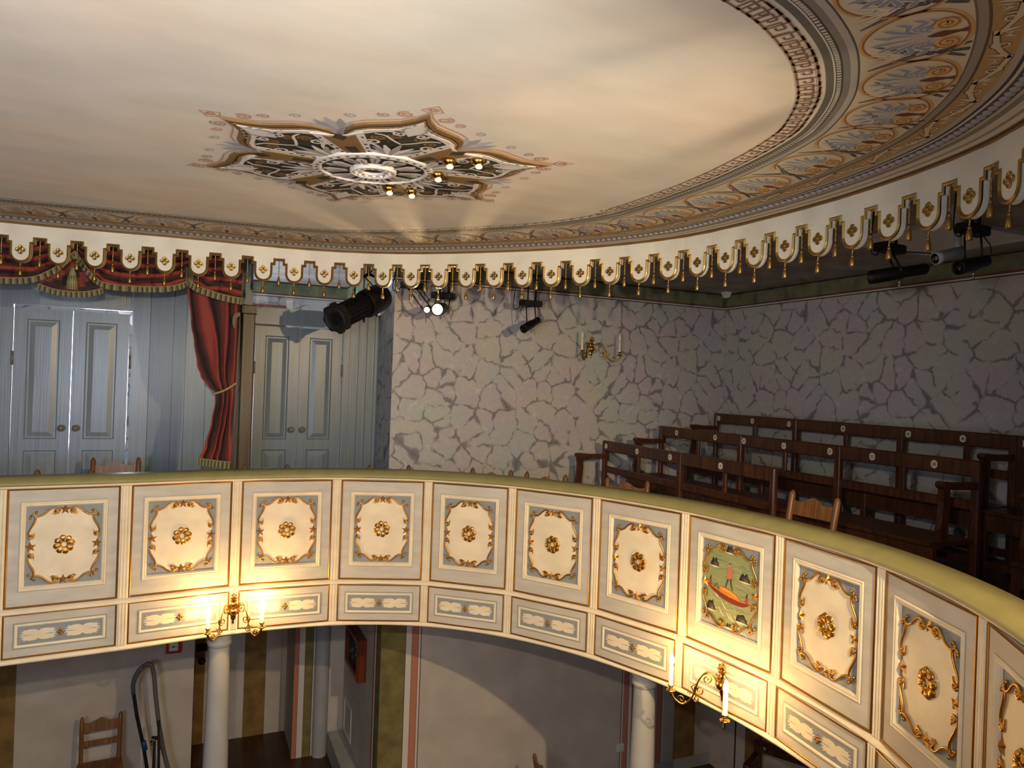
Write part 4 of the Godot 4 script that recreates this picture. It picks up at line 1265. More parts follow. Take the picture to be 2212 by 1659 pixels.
func boat_scene(field: Array) -> ArrayMesh:   # a flat oil sketch: sea, rocks, a long boat and a standing figure
	var m := MB.new()
	m.col = lin(140, 148, 104)
	m.flat(field, 0.0)
	var rng := RandomNumberGenerator.new()
	rng.seed = 4
	for i in 46:
		var y := rng.randf_range(-0.2, 0.19)
		var x := rng.randf_range(-0.15, 0.15)
		var l := rng.randf_range(0.02, 0.06)
		m.col = lin(176, 180, 136) if i % 2 else lin(112, 124, 88)
		m.stroke(smooth2([Vector2(x - l, y), Vector2(x - l * 0.3, y + 0.006), Vector2(x + l * 0.3, y - 0.003), Vector2(x + l, y + 0.004)], 3), [0.001, 0.003, 0.004, 0.004, 0.004, 0.004, 0.003, 0.003, 0.002, 0.001], 0.0003 + 0.00001 * i)
	for i in 15:   # surf under the boat
		var x := -0.15 + 0.021 * i
		var y := -0.085 - 0.05 * sin(i * 1.9) - 0.01 * i
		m.col = lin(214, 208, 166) if i % 3 else lin(150, 168, 138)
		m.stroke(smooth2([Vector2(x - 0.015, y + 0.035), Vector2(x, y + 0.012), Vector2(x + 0.016, y - 0.004), Vector2(x + 0.04, y - 0.010)], 3), [0.003, 0.005, 0.006, 0.008, 0.008, 0.008, 0.006, 0.004, 0.003, 0.001], 0.0009 + 0.00001 * i)
	for r in [[-0.125, 0.13, 0.034, 0.052], [0.115, 0.083, 0.042, 0.05], [-0.145, -0.145, 0.036, 0.06], [0.10, -0.165, 0.045, 0.05], [-0.004, 0.232, 0.03, 0.045], [0.004, -0.235, 0.026, 0.028]]:
		for k in 3:
			var poly := []
			var sc := 1.0 - 0.28 * k
			for i in 9:
				var a := PI * i / 8.0
				var j := 1.0 + 0.25 * sin(i * 2.7 + r[0] * 50.0)
				poly.append(Vector2(r[0] + cos(a) * r[2] * sc + 0.006 * k, r[1] - r[3] * 0.45 + sin(a) * r[3] * sc * j))
			m.col = [lin(34, 32, 28), lin(66, 60, 50), lin(98, 90, 74)][k]
			m.flat(poly, 0.0014 + 0.0002 * k)
		m.col = lin(226, 220, 188)
		m.stroke([Vector2(r[0] - r[2] * 1.1, r[1] - r[3] * 0.42), Vector2(r[0], r[1] - r[3] * 0.5), Vector2(r[0] + r[2] * 1.2, r[1] - r[3] * 0.46)], [0.002, 0.010, 0.002], 0.0022)
	var hull := smooth2([Vector2(-0.195, 0.0), Vector2(-0.14, -0.042), Vector2(-0.06, -0.078), Vector2(0.04, -0.094), Vector2(0.12, -0.088), Vector2(0.175, -0.052)], 4)
	var deck := smooth2([Vector2(0.175, -0.052), Vector2(0.10, -0.062), Vector2(0.02, -0.056), Vector2(-0.08, -0.038), Vector2(-0.195, 0.0)], 4)
	m.col = lin(122, 44, 24)
	m.flat(hull.slice(0, hull.size() - 1) + deck.slice(0, deck.size() - 1), 0.0024)
	m.col = lin(206, 130, 46)
	m.stroke(deck, 0.007, 0.0027)
	m.flat([Vector2(-0.085, -0.03), Vector2(-0.07, -0.004), Vector2(-0.01, -0.012), Vector2(0.055, -0.03), Vector2(0.085, -0.058), Vector2(0.0, -0.06)], 0.0026)
	m.col = lin(232, 176, 84)
	m.stroke([Vector2(-0.06, -0.018), Vector2(0.0, -0.026), Vector2(0.06, -0.044)], 0.007, 0.0029)
	m.col = lin(60, 44, 32)
	m.stroke([Vector2(-0.125, -0.024), Vector2(-0.10, 0.004), Vector2(-0.082, -0.03)], 0.005, 0.003)
	# the figures
	m.col = lin(70, 64, 50)
	m.stroke([Vector2(-0.008, 0.062), Vector2(-0.022, 0.02), Vector2(-0.032, -0.008)], [0.014, 0.010, 0.006], 0.003)
	m.stroke([Vector2(0.008, 0.062), Vector2(0.012, 0.02), Vector2(0.026, -0.012)], [0.014, 0.010, 0.006], 0.0031)
	m.col = lin(196, 112, 90)
	m.flat([Vector2(-0.016, 0.118), Vector2(-0.02, 0.075), Vector2(-0.018, 0.05), Vector2(0.012, 0.056), Vector2(0.02, 0.078), Vector2(0.014, 0.12)], 0.0033)
	m.stroke([Vector2(0.013, 0.116), Vector2(0.026, 0.096), Vector2(0.034, 0.088)], [0.009, 0.008, 0.004], 0.0034)
	m.stroke([Vector2(-0.014, 0.114), Vector2(-0.028, 0.102), Vector2(-0.032, 0.122)], [0.009, 0.007, 0.004], 0.0035)
	m.col = lin(206, 154, 118)
	m.stroke(spiral(Vector2(0.0, 0.136), 0.005, 0.004, 0, 1.0, 8), 0.011, 0.0036)
	m.col = lin(84, 56, 36)
	m.stroke([Vector2(-0.008, 0.142), Vector2(0.0, 0.148), Vector2(0.008, 0.142)], 0.006, 0.0038)
	for k in [[-0.155, 0.0, 168, 52, 40], [0.135, -0.045, 170, 60, 40]]:
		m.col = lin(k[2], k[3], k[4])
		m.flat([Vector2(k[0] - 0.014, k[1] - 0.014), Vector2(k[0] + 0.014, k[1] - 0.02), Vector2(k[0] + 0.006, k[1] + 0.016), Vector2(k[0] - 0.006, k[1] + 0.016)], 0.003)
		m.col = lin(50, 46, 40)
		m.stroke([Vector2(k[0], k[1] + 0.014), Vector2(k[0] + 0.002, k[1] + 0.03), Vector2(k[0] + 0.006, k[1] + 0.044)], [0.008, 0.010, 0.002], 0.0032)
	return m.done()

func build_valance() -> void:
	var t := thing("scalloped_valance", "cream scalloped valance with gilt edging, quatrefoils and gold tassels hanging round the ceiling edge", "valance")
	var path := [Vector2(-0.112, 4.94), Vector2(-0.0862, 4.94), Vector2(-0.0862, 4.906), Vector2(-0.066, 4.906)]
	for i in 13:
		var a := PI + PI * i / 12.0
		path.append(Vector2(cos(a) * (0.0655 if absf(cos(a)) > 0.99 else 0.0640), 4.836 + sin(a) * 0.061))
	path += [Vector2(0.066, 4.906), Vector2(0.0862, 4.906), Vector2(0.0862, 4.94), Vector2(0.112, 4.94)]
	var m := MB.new()
	m.prism(PackedVector2Array([Vector2(-0.112, 5.05)] + path + [Vector2(0.112, 5.05)]), -0.030, 0.0)
	var board := m.done()
	var eg := MB.new()
	var n := path.size()
	var inn := []
	for i in n:
		var a: Vector2 = (path[i] - path[maxi(i - 1, 0)]).normalized() if i > 0 else Vector2.RIGHT
		var b: Vector2 = (path[i + 1] - path[i]).normalized() if i < n - 1 else Vector2.RIGHT
		var na := Vector2(-a.y, a.x)
		var nb := Vector2(-b.y, b.x)
		var nn := (na + nb).normalized()
		inn.append(path[i] + nn * 0.0165 / maxf(nn.dot(nb), 0.5))
	for i in n - 1:
		var v := func(p: Vector2, z: float): return Vector3(p.x, p.y, z)
		var lo0: Vector2 = path[i]
		var lo1: Vector2 = path[i + 1]
		var hi0: Vector2 = inn[i]
		var hi1: Vector2 = inn[i + 1]
		var m0 := lo0.lerp(hi0, 0.45)
		var m1 := lo1.lerp(hi1, 0.45)
		eg.quad(v.call(lo0, -0.004), v.call(lo1, -0.004), v.call(lo1, 0.004), v.call(lo0, 0.004))
		eg.quad(v.call(lo0, 0.004), v.call(lo1, 0.004), v.call(m1, 0.009), v.call(m0, 0.009))
		eg.quad(v.call(m0, 0.009), v.call(m1, 0.009), v.call(hi1, 0.0015), v.call(hi0, 0.0015))
	var edging := eg.done()
	var qm := MB.new()
	for k in 4:
		var a := TAU * k / 4
		var c := Vector3(cos(a), sin(a), 0) * 0.0175
		var f := Transform3D(Basis(Vector3.BACK, a), c + Vector3(0, 4.864, 0))
		qm.lathe([Vector2(0.0145, 0.0), Vector2(0.0150, 0.004), Vector2(0.0115, 0.0075), Vector2(0.0075, 0.0035), Vector2(0.0, 0.005)], 10, f * Transform3D(Basis(Vector3.RIGHT, Vector3.BACK, Vector3.DOWN), Vector3.ZERO))
		qm.tri(f * Vector3(0.0155, 0.0, 0.002), f * Vector3(0.010, 0.008, 0.006), f * Vector3(0.010, -0.008, 0.006))
	qm.ball(Vector3(0, 4.864, 0.006), Vector3(0.0085, 0.0085, 0.007), 10)
	var quatre := qm.done()
	var tas := func(y_rope: float, y_head: float, y_foot: float) -> ArrayMesh:
		var q := MB.new()
		var rp := []
		var rr := []
		var k := 0
		var y := y_rope
		while y > y_head:
			rp.append(Vector3(0.0008 * sin(k * 1.6), y, -0.004 + 0.0008 * cos(k * 1.6)))
			rr.append(0.0034 if k % 2 else 0.0046)
			y -= 0.008
			k += 1
		q.tube(rp, rr, 6)
		var hh := y_head - y_foot
		q.lathe([Vector2(0.0, y_foot), Vector2(0.0118, y_foot), Vector2(0.0128, y_foot + hh * 0.12), Vector2(0.0122, y_foot + hh * 0.45), Vector2(0.0085, y_foot + hh * 0.72), Vector2(0.0060, y_foot + hh * 0.78), Vector2(0.0078, y_foot + hh * 0.86), Vector2(0.0060, y_foot + hh * 0.97), Vector2(0.0, y_foot + hh)], 12, Transform3D(Basis(), Vector3(0, 0, -0.004)))
		return q.done()
	var tas_notch: ArrayMesh = tas.call(4.94, 4.822, 4.753)
	var tas_scallop: ArrayMesh = tas.call(4.778, 4.745, 4.688)
	var s_first := val.nearest(-0.90, -5.83)
	var s := s_first - 0.2247 * 11
	var end := val.nearest(1.2, -0.64)
	while s < end:
		var q := val.at(s)
		var tg := val.tang(s)
		var fx := Transform3D(Basis(Vector3(tg.x, 0, tg.y), Vector3.UP, Vector3(-tg.y, 0, tg.x)), Vector3(q.x, 0, q.y))
		var wide := Transform3D(fx.basis * Basis.from_scale(Vector3(1.004, 1, 1)), fx.origin)
		var b := part("scallop_board", board, mats["valance"], t, wide)
		part("gilt_edging", edging, mats["gilt_olive"], b)
		part("quatrefoil", quatre, mats["gilt_olive"], b)
		part("tassel", tas_scallop, mats["gilt_olive"], t, fx)
		var s2 := s + 0.1124
		var q2 := val.at(s2)
		var t2 := val.tang(s2)
		part("tassel", tas_notch, mats["gilt_olive"], t, Transform3D(Basis(Vector3(t2.x, 0, t2.y), Vector3.UP, Vector3(-t2.y, 0, t2.x)), Vector3(q2.x, 0, q2.y)))
		s += 0.2247
	var top := MB.new()
	top.sweep([Vector2(-0.002, 5.036), Vector2(0.006, 5.038), Vector2(0.008, 5.043), Vector2(0.006, 5.048), Vector2(-0.002, 5.050)], val.frames(0.0, end, 150))
	part("top_bead", top.done(), mats["brown_gilt"], t)

func cloth(x0: Callable, x1: Callable, y_top: float, y_bot: Callable, z: float, nu: int, nv: int, look: Callable) -> ArrayMesh:   # rows from the top down; look(u, v) -> [relief, colour]
	var m := MB.new()
	var rows := []
	for j in nv + 1:
		var v := float(j) / nv
		var row := []
		for i in nu + 1:
			var u := float(i) / nu
			var yb: float = y_bot.call(u)
			var y := lerpf(y_top, yb, v)
			var l = look.call(u, v)
			row.append([Vector3(lerpf(x0.call(y), x1.call(y), u), y, z + l[0]), l[1]])
		rows.append(row)
	m.smooth(true)
	for j in nv:
		for i in nu:
			var a = rows[j][i]
			var b = rows[j + 1][i]
			var c = rows[j + 1][i + 1]
			var d = rows[j][i + 1]
			for v in [a, c, b, a, d, c]:
				m.st.set_color(v[1]); m.st.add_vertex(v[0])
	m.smooth(false)
	return m.done()

func table(pts: Array, x: float) -> float:   # linear look-up in [[x, y], ...]
	if x <= pts[0][0]: return pts[0][1]
	for i in pts.size() - 1:
		if x <= pts[i + 1][0]: return lerpf(pts[i][1], pts[i + 1][1], smoothstep(pts[i][0], pts[i + 1][0], x))
	return pts[-1][1]

func fringe(pts: Array, drop: float, z: float) -> ArrayMesh:   # ribbed braid hanging below an edge
	var m := MB.new()
	var p := smooth2(pts, 10)
	var acc := 0.0
	var k := 0
	for i in p.size() - 1:
		var a: Vector2 = p[i]
		var b: Vector2 = p[i + 1]
		var nseg := maxi(1, int(a.distance_to(b) / 0.010))
		for j in nseg:
			var c := a.lerp(b, float(j) / nseg)
			var d := a.lerp(b, float(j + 1) / nseg)
			k += 1
			var t := (d - c).normalized()
			var dn := Vector2(t.y, -t.x) * drop
			if dn.y > 0: dn = -dn
			dn = dn.lerp(Vector2(0, -drop), 0.5)
			var zz := z + (0.006 if k % 3 else 0.0)
			m.col = [lin(58, 50, 34), lin(132, 124, 88), lin(104, 97, 66)][k % 3]
			m.quad(Vector3(c.x + dn.x, c.y + dn.y, zz), Vector3(d.x + dn.x, d.y + dn.y, zz), Vector3(d.x, d.y, zz + 0.004), Vector3(c.x, c.y, zz + 0.004))
	var line := []
	for q in p: line.append(Vector3(q.x, q.y, z + 0.01))
	m.col = lin(140, 128, 86)
	m.tube(line, 0.004, 5)
	return m.done()

func build_curtain() -> void:
	var t := thing("red_curtain", "dark red curtain with swags, olive fringe and a corded tie-back, framing the left box", "curtain", Vector3(0, 0, -6.03))
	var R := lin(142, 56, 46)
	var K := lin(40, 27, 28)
	# hanging drape, gathered at the cord
	var left := [[3.32, 0.022], [3.40, 0.036], [3.5, 0.078], [3.7, 0.12], [3.84, 0.140], [3.913, 0.136], [3.96, 0.085], [4.04, 0.030], [4.127, 0.002], [4.30, -0.024], [4.447, -0.05], [4.73, -0.084]]
	var x0 := func(y: float) -> float: return table(left, y)
	var x1 := func(y: float) -> float: return table([[3.3, 0.268], [3.95, 0.283], [4.75, 0.304]], y)
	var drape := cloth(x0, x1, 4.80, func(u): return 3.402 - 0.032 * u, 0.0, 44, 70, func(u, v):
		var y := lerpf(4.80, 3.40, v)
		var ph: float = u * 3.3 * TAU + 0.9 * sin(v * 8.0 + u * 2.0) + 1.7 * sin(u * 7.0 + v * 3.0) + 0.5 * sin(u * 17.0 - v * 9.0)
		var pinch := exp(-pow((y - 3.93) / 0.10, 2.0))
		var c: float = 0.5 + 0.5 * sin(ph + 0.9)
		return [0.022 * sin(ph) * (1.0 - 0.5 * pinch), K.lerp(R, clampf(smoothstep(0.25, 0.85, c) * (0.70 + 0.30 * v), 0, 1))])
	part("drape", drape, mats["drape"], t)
	part("foot_fringe", fringe([Vector2(0.032, 3.408), Vector2(0.10, 3.398), Vector2(0.18, 3.386), Vector2(0.272, 3.374)], 0.055, 0.016), mats["drape"], t)
	var cord := []
	var cr := []
	for i in 19:
		var k := i / 18.0
		cord.append(Vector3(lerpf(0.128, 0.29, k), lerpf(3.905, 3.995, k) - 0.012 * sin(k * PI), 0.028 + 0.01 * sin(k * PI)))
		cr.append(0.010 if i % 2 else 0.0075)
	var cm := MB.new()
	cm.col = lin(150, 136, 92)
	cm.tube(cord, cr, 8)
	part("tie_cord", cm.done(), mats["drape"], t)
	# swags along the top
	var swag := func(pts: Array, z: float, k0: float) -> ArrayMesh:
		var xa: float = pts[0][0]
		var xb: float = pts[-1][0]
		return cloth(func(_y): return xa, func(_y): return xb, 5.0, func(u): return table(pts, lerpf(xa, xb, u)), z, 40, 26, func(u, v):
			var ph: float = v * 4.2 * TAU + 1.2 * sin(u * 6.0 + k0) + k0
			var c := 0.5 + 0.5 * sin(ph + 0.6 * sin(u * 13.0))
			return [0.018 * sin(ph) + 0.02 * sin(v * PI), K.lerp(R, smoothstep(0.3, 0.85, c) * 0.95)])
	var sa := [[-1.92, 4.90], [-1.78, 4.80], [-1.60, 4.69], [-1.35, 4.672], [-1.10, 4.688], [-0.96, 4.76], [-0.88, 4.84], [-0.823, 4.905]]
	var sb := [[-0.823, 4.905], [-0.77, 4.83], [-0.70, 4.74], [-0.62, 4.692], [-0.44, 4.684], [-0.24, 4.70], [-0.12, 4.735], [-0.075, 4.775]]
	var sc := [[-0.075, 4.775], [-0.03, 4.735], [0.08, 4.695], [0.20, 4.668], [0.304, 4.655]]
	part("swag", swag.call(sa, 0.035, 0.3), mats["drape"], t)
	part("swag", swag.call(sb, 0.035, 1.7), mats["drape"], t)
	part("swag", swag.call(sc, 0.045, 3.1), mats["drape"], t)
	var to_v := func(a: Array): return a.map(func(p): return Vector2(p[0], p[1]))
	part("fringe", fringe(to_v.call(sa), 0.042, 0.06), mats["drape"], t)
	part("fringe", fringe(to_v.call(sb), 0.042, 0.06), mats["drape"], t)
	part("fringe", fringe(to_v.call(sc), 0.05, 0.07), mats["drape"], t)
	# the fan of cloth between the swags with its big tassel
	var fan := MB.new()
	var arc := smooth2([Vector2(-1.045, 4.655), Vector2(-0.95, 4.625), Vector2(-0.845, 4.615), Vector2(-0.74, 4.625), Vector2(-0.645, 4.655)], 6)
	for i in arc.size() - 1:
		for j in 8:
			var a := float(j) / 8
			var b := float(j + 1) / 8
			var apex := Vector2(-0.825, 4.90)
			var q := [apex.lerp(arc[i], a), apex.lerp(arc[i], b), apex.lerp(arc[i + 1], b), apex.lerp(arc[i + 1], a)]
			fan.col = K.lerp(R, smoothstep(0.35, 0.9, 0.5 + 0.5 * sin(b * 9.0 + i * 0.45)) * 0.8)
			fan.quad(Vector3(q[0].x, q[0].y, 0.015), Vector3(q[1].x, q[1].y, 0.012 + 0.01 * sin(b * 9.0)), Vector3(q[2].x, q[2].y, 0.012 + 0.01 * sin(b * 9.0)), Vector3(q[3].x, q[3].y, 0.015))
	part("fan", fan.done(), mats["drape"], t)
	part("fringe", fringe([Vector2(-1.045, 4.655), Vector2(-0.95, 4.625), Vector2(-0.845, 4.615), Vector2(-0.74, 4.625), Vector2(-0.645, 4.655)], 0.04, 0.02), mats["drape"], t)
	var ta := MB.new()
	ta.col = lin(136, 128, 90)
	ta.lathe([Vector2(0.0, 4.625), Vector2(0.040, 4.625), Vector2(0.036, 4.68), Vector2(0.028, 4.725), Vector2(0.022, 4.735), Vector2(0.024, 4.745), Vector2(0.014, 4.76), Vector2(0.018, 4.772), Vector2(0.012, 4.784), Vector2(0.0, 4.79)], 16, Transform3D(Basis(), Vector3(-0.832, 0, 0.07)))
	ta.col = lin(70, 64, 44)
	for k in 16:
		var a := TAU * k / 16
		ta.tube([Vector3(-0.832 + cos(a) * 0.0405, 4.626, 0.07 + sin(a) * 0.0405), Vector3(-0.832 + cos(a) * 0.029, 4.722, 0.07 + sin(a) * 0.029)], 0.0022, 4)
	part("big_tassel", ta.done(), mats["drape"], t)
	var li := MB.new()   # olive lining where the edge of the swag turns over
	li.col = lin(104, 98, 70)
	li.prism(PackedVector2Array(smooth2([Vector2(0.30, 4.55), Vector2(0.255, 4.53), Vector2(0.245, 4.47), Vector2(0.262, 4.42), Vector2(0.275, 4.50), Vector2(0.30, 4.52)], 3)), 0.02, 0.03)
	li.col = lin(60, 54, 38)
	li.prism(PackedVector2Array([Vector2(-0.105, 4.86), Vector2(-0.045, 4.86), Vector2(-0.04, 4.74), Vector2(-0.075, 4.70), Vector2(-0.10, 4.76)]), 0.05, 0.075)
	li.col = lin(120, 112, 78)
	for k in 5:
		li.box(Vector3(-0.092 + 0.011 * k, 4.80, 0.077), Vector3(0.005, 0.11, 0.006))
	part("lining", li.done(), mats["drape"], t)

func number_plate(txt: String, parent: Node, at: Vector3, dark := false) -> void:   # faces -x
	var m := MB.new()
	var o := [Vector2(-0.011, -0.027), Vector2(0.011, -0.027), Vector2(0.013, -0.021), Vector2(0.023, -0.017), Vector2(0.023, 0.017), Vector2(0.013, 0.021), Vector2(0.011, 0.027), Vector2(-0.011, 0.027), Vector2(-0.013, 0.021), Vector2(-0.023, 0.017), Vector2(-0.023, -0.017), Vector2(-0.013, -0.021)]
	m.prism(PackedVector2Array(o), 0.0, 0.003)
	var pl := part("number_plate", m.done(), mats["ink" if dark else "plate"], parent, Transform3D(Basis(Vector3.UP, -PI / 2), at))
	var t := TextMesh.new()
	var f := SystemFont.new()
	f.font_names = PackedStringArray(["Droid Sans"])
	f.font_weight = 700
	t.font = f
	t.text = txt
	t.font_size = 32
	t.pixel_size = 0.0009
	t.depth = 0.0012
	part("number", t, mats["plate" if dark else "ink"], pl, Transform3D(Basis.from_scale(Vector3(0.82, 1.25, 1)), Vector3(0, 0, 0.0032)))

func make_bench(label: String, at: Vector3, turn: float, zs: Array, plates: Array, arms := [true, true], height := 0.98, dark := false) -> Node3D:   # back along local z at x = 0, facing -x
	var t := thing("bench", label, "bench", at, turn, "wooden benches")
	var W: Material = mats["bench"]
	var z0: float = zs[0]
	var z1: float = zs[-1]
	var mid := (z0 + z1) / 2
	var ln := z1 - z0
	part("top_rail", bmesh(Vector3(0, height - 0.055, mid), Vector3(0.032, 0.11, ln), 0.008), W, t)
	part("lower_rail", bmesh(Vector3(0, height - 0.295, mid), Vector3(0.028, 0.065, ln - 0.02), 0.006), W, t)
	for i in zs.size():
		var main: bool = i % 2 == 0
		if i == 0 or i == zs.size() - 1:
			part("end_post", bmesh(Vector3(0.002, (height - 0.01) / 2, zs[i] + (0.02 if i == 0 else -0.02)), Vector3(0.048, height - 0.01, 0.052), 0.010), W, t)
		elif main:
			part("post", bmesh(Vector3(0.004, height / 2, zs[i]), Vector3(0.05, height - 0.02, 0.055), 0.006), W, t)
		else:
			part("strut", bmesh(Vector3(0.0, height - 0.18, zs[i]), Vector3(0.024, 0.18, 0.042), 0.004), W, t)
		if main or i == zs.size() - 1:
			part("leg", bmesh(Vector3(-0.40, 0.22, clampf(zs[i], z0 + 0.03, z1 - 0.03)), Vector3(0.05, 0.44, 0.05), 0.005), W, t)
	part("seat", bmesh(Vector3(-0.22, 0.455, mid), Vector3(0.43, 0.030, ln - 0.02), 0.008), W, t)
	part("apron", bmesh(Vector3(-0.405, 0.385, mid), Vector3(0.024, 0.11, ln - 0.10)), W, t)
	part("stretcher", bmesh(Vector3(-0.40, 0.10, mid), Vector3(0.03, 0.05, ln - 0.06)), W, t)
	part("stretcher", bmesh(Vector3(0.0, 0.12, mid), Vector3(0.03, 0.05, ln - 0.06)), W, t)
	for e in [z0 + 0.025, z1 - 0.025]:
		if not arms[0 if e < mid else 1]: continue
		var a := MB.new()   # arm with a rounded front and a shaped support
		var pr := PackedVector2Array([Vector2(0.0, 0.79), Vector2(-0.27, 0.80), Vector2(-0.32, 0.80), Vector2(-0.345, 0.815), Vector2(-0.352, 0.83), Vector2(-0.345, 0.845), Vector2(-0.32, 0.852), Vector2(-0.2, 0.840), Vector2(0.0, 0.838)])
		a.prism(pr, -0.028, 0.028, Transform3D(Basis(), Vector3(0, 0, e)))
		var arm := part("armrest", a.done(), W, t)
		a = MB.new()
		a.prism(PackedVector2Array([Vector2(-0.34, 0.46), Vector2(-0.352, 0.55), Vector2(-0.335, 0.64), Vector2(-0.325, 0.72), Vector2(-0.335, 0.80), Vector2(-0.27, 0.80), Vector2(-0.265, 0.70), Vector2(-0.275, 0.60), Vector2(-0.28, 0.46)]), -0.02, 0.02, Transform3D(Basis(), Vector3(0, 0, e)))
		part("arm_support", a.done(), W, arm)
	for p in plates:
		number_plate(p[0], t, Vector3(-0.0165, height - 0.055, p[1]), dark)
	return t

func make_chair(label: String, at: Vector3, turn: float, group: String) -> Node3D:   # faces +z
	var t := thing("wooden_chair", label, "chair", at, turn, group)
	var W: Material = mats["chair"]
	var m := MB.new()
	m.prism(PackedVector2Array([Vector2(-0.195, 0.0), Vector2(0.195, 0.0), Vector2(0.215, 0.36), Vector2(0.18, 0.40), Vector2(-0.18, 0.40), Vector2(-0.215, 0.36)]), 0.0, 0.032, Transform3D(Basis(Vector3.RIGHT, Vector3.BACK, Vector3.DOWN), Vector3(0, 0.45, -0.19)))
	part("seat", m.done(), W, t)
	for sd in [-1, 1]:
		m = MB.new()   # rear post, leaning back a little, knob on top
		m.tube([Vector3(0.165 * sd, 0, -0.20), Vector3(0.168 * sd, 0.45, -0.185), Vector3(0.170 * sd, 0.70, -0.205), Vector3(0.171 * sd, 0.865, -0.235), Vector3(0.171 * sd, 0.885, -0.238), Vector3(0.171 * sd, 0.895, -0.240)], [0.018, 0.021, 0.021, 0.021, 0.014, 0.003], 10)
		part("rear_post", m.done(), W, t)
		m = MB.new()
		m.tube([Vector3(0.18 * sd, 0, 0.19), Vector3(0.17 * sd, 0.43, 0.165)], [0.015, 0.021], 8)
		part("front_leg", m.done(), W, t)
		m = MB.new()
		m.tube([Vector3(0.178 * sd, 0.16, 0.18), Vector3(0.166 * sd, 0.16, -0.195)], 0.010, 6)
		part("stretcher", m.done(), W, t)
	m = MB.new()
	var top := [Vector2(-0.165, 0.735), Vector2(0.165, 0.735)]
	var wave := smooth2([Vector2(0.165, 0.835), Vector2(0.11, 0.822), Vector2(0.06, 0.832), Vector2(0.0, 0.862), Vector2(-0.06, 0.832), Vector2(-0.11, 0.822), Vector2(-0.165, 0.835)], 4)
	m.prism(PackedVector2Array(top + wave), -0.009, 0.009, Transform3D(Basis(Vector3.RIGHT, -0.14), Vector3(0, 0.012, -0.113)))
	part("top_rail", m.done(), W, t)
	part("middle_rail", bmesh(Vector3(0, 0.63, -0.198), Vector3(0.33, 0.055, 0.018), 0.005, Basis(Vector3.RIGHT, -0.08)), W, t)
	part("front_stretcher", bmesh(Vector3(0, 0.22, 0.185), Vector3(0.33, 0.025, 0.02)), W, t)
	return t

func build_seats() -> void:
	make_bench("dark wooden bench nearest the gallery front, with number plates 1 to 4 on its back", Vector3(3.95, 2.53, -6.5), 0.0, [0.0, 0.65, 1.30, 1.89, 2.44], [["1", 0.07], ["2", 0.64], ["3", 1.17], ["4", 1.85]], [true, false])
	make_bench("long dark wooden bench of the middle row, with number plates 18 to 24", Vector3(4.65, 2.69, -6.49), 0.0, [0.0, 0.65, 1.26, 1.81, 2.37, 2.93, 3.48], [["18", 0.31], ["19", 0.92], ["20", 1.32], ["21", 1.81], ["22", 2.30], ["23", 2.69], ["24", 3.18]])
	make_bench("long dark wooden bench of the rear row, with number plates 35 to 40", Vector3(5.4, 2.84, -6.5), 0.0, [0.0, 0.63, 1.19, 1.79, 2.34, 2.90, 3.26], [["35", 0.08], ["36", 0.61], ["37", 1.12], ["38", 1.77], ["39", 2.42], ["40", 2.88]])
	make_bench("dark wooden bench at the right edge, continuing the rear row with number plate 41", Vector3(5.4, 2.84, -3.225), 0.0, [0.0, 0.6, 1.2, 1.8], [["41", 0.03], ["42", 0.64], ["43", 1.25]], [false, true])
	make_bench("dark bench beyond the aisle at the right edge, behind the curve of the green rail", Vector3(4.65, 2.69, -2.55), 0.0, [0.0, 0.6, 1.2], [["25", 0.3], ["26", 0.9]])
	make_bench("dark bench in the stalls under the gallery, with a round black number plate 20", Vector3(5.22, FLOOR, -5.52), 0.52, [0.0, 0.55, 1.1], [["20", 0.10], ["21", 0.75]], [true, true], 0.96, true)
	var g := "wooden chairs in the gallery"
	var c := make_chair("wooden chair by the left double doors, its whole top rail seen over the green rail", Vector3(-0.60, GAL, -6.77), 0.02, g)
	for k in [["chair showing only post tops over the rail, left of the chair by the double doors", -0.87, -5.97, 0.0], ["chair showing only two post tops over the rail, below the brown post and narrow doors", 0.565, -6.12, 0.0], ["chair showing only post tops over the rail, below the grey planks right of the doors", 1.55, -5.98, -0.15], ["chair showing only post tops over the rail, below the left part of the marbled wall", 2.27, -5.63, -0.6], ["chair with one end post over the rail, just below the arm of bench 1", 2.60, -5.30, -0.75], ["chair with a wavy top rail just over the green rail, below number plate 2", 3.10, -4.87, -0.9]]:
		dup(c, k[0], Vector3(k[1], GAL, k[2]), k[3], g)
	dup(c, "light wooden chair with a wavy top rail, at the right end of bench 4", Vector3(3.42, 2.53, -3.40), -1.5, g)
	dup(c, "wooden chair in the stalls against the pale wall at lower left, beside the vacuum hose", Vector3(-0.755, FLOOR, -8.12), 0.06, "wooden chairs in the stalls")
	dup(c, "dark chair in the stalls, its back end-on before the side wall left of the socket", Vector3(3.30, FLOOR, -5.95), 1.5, "wooden chairs in the stalls")

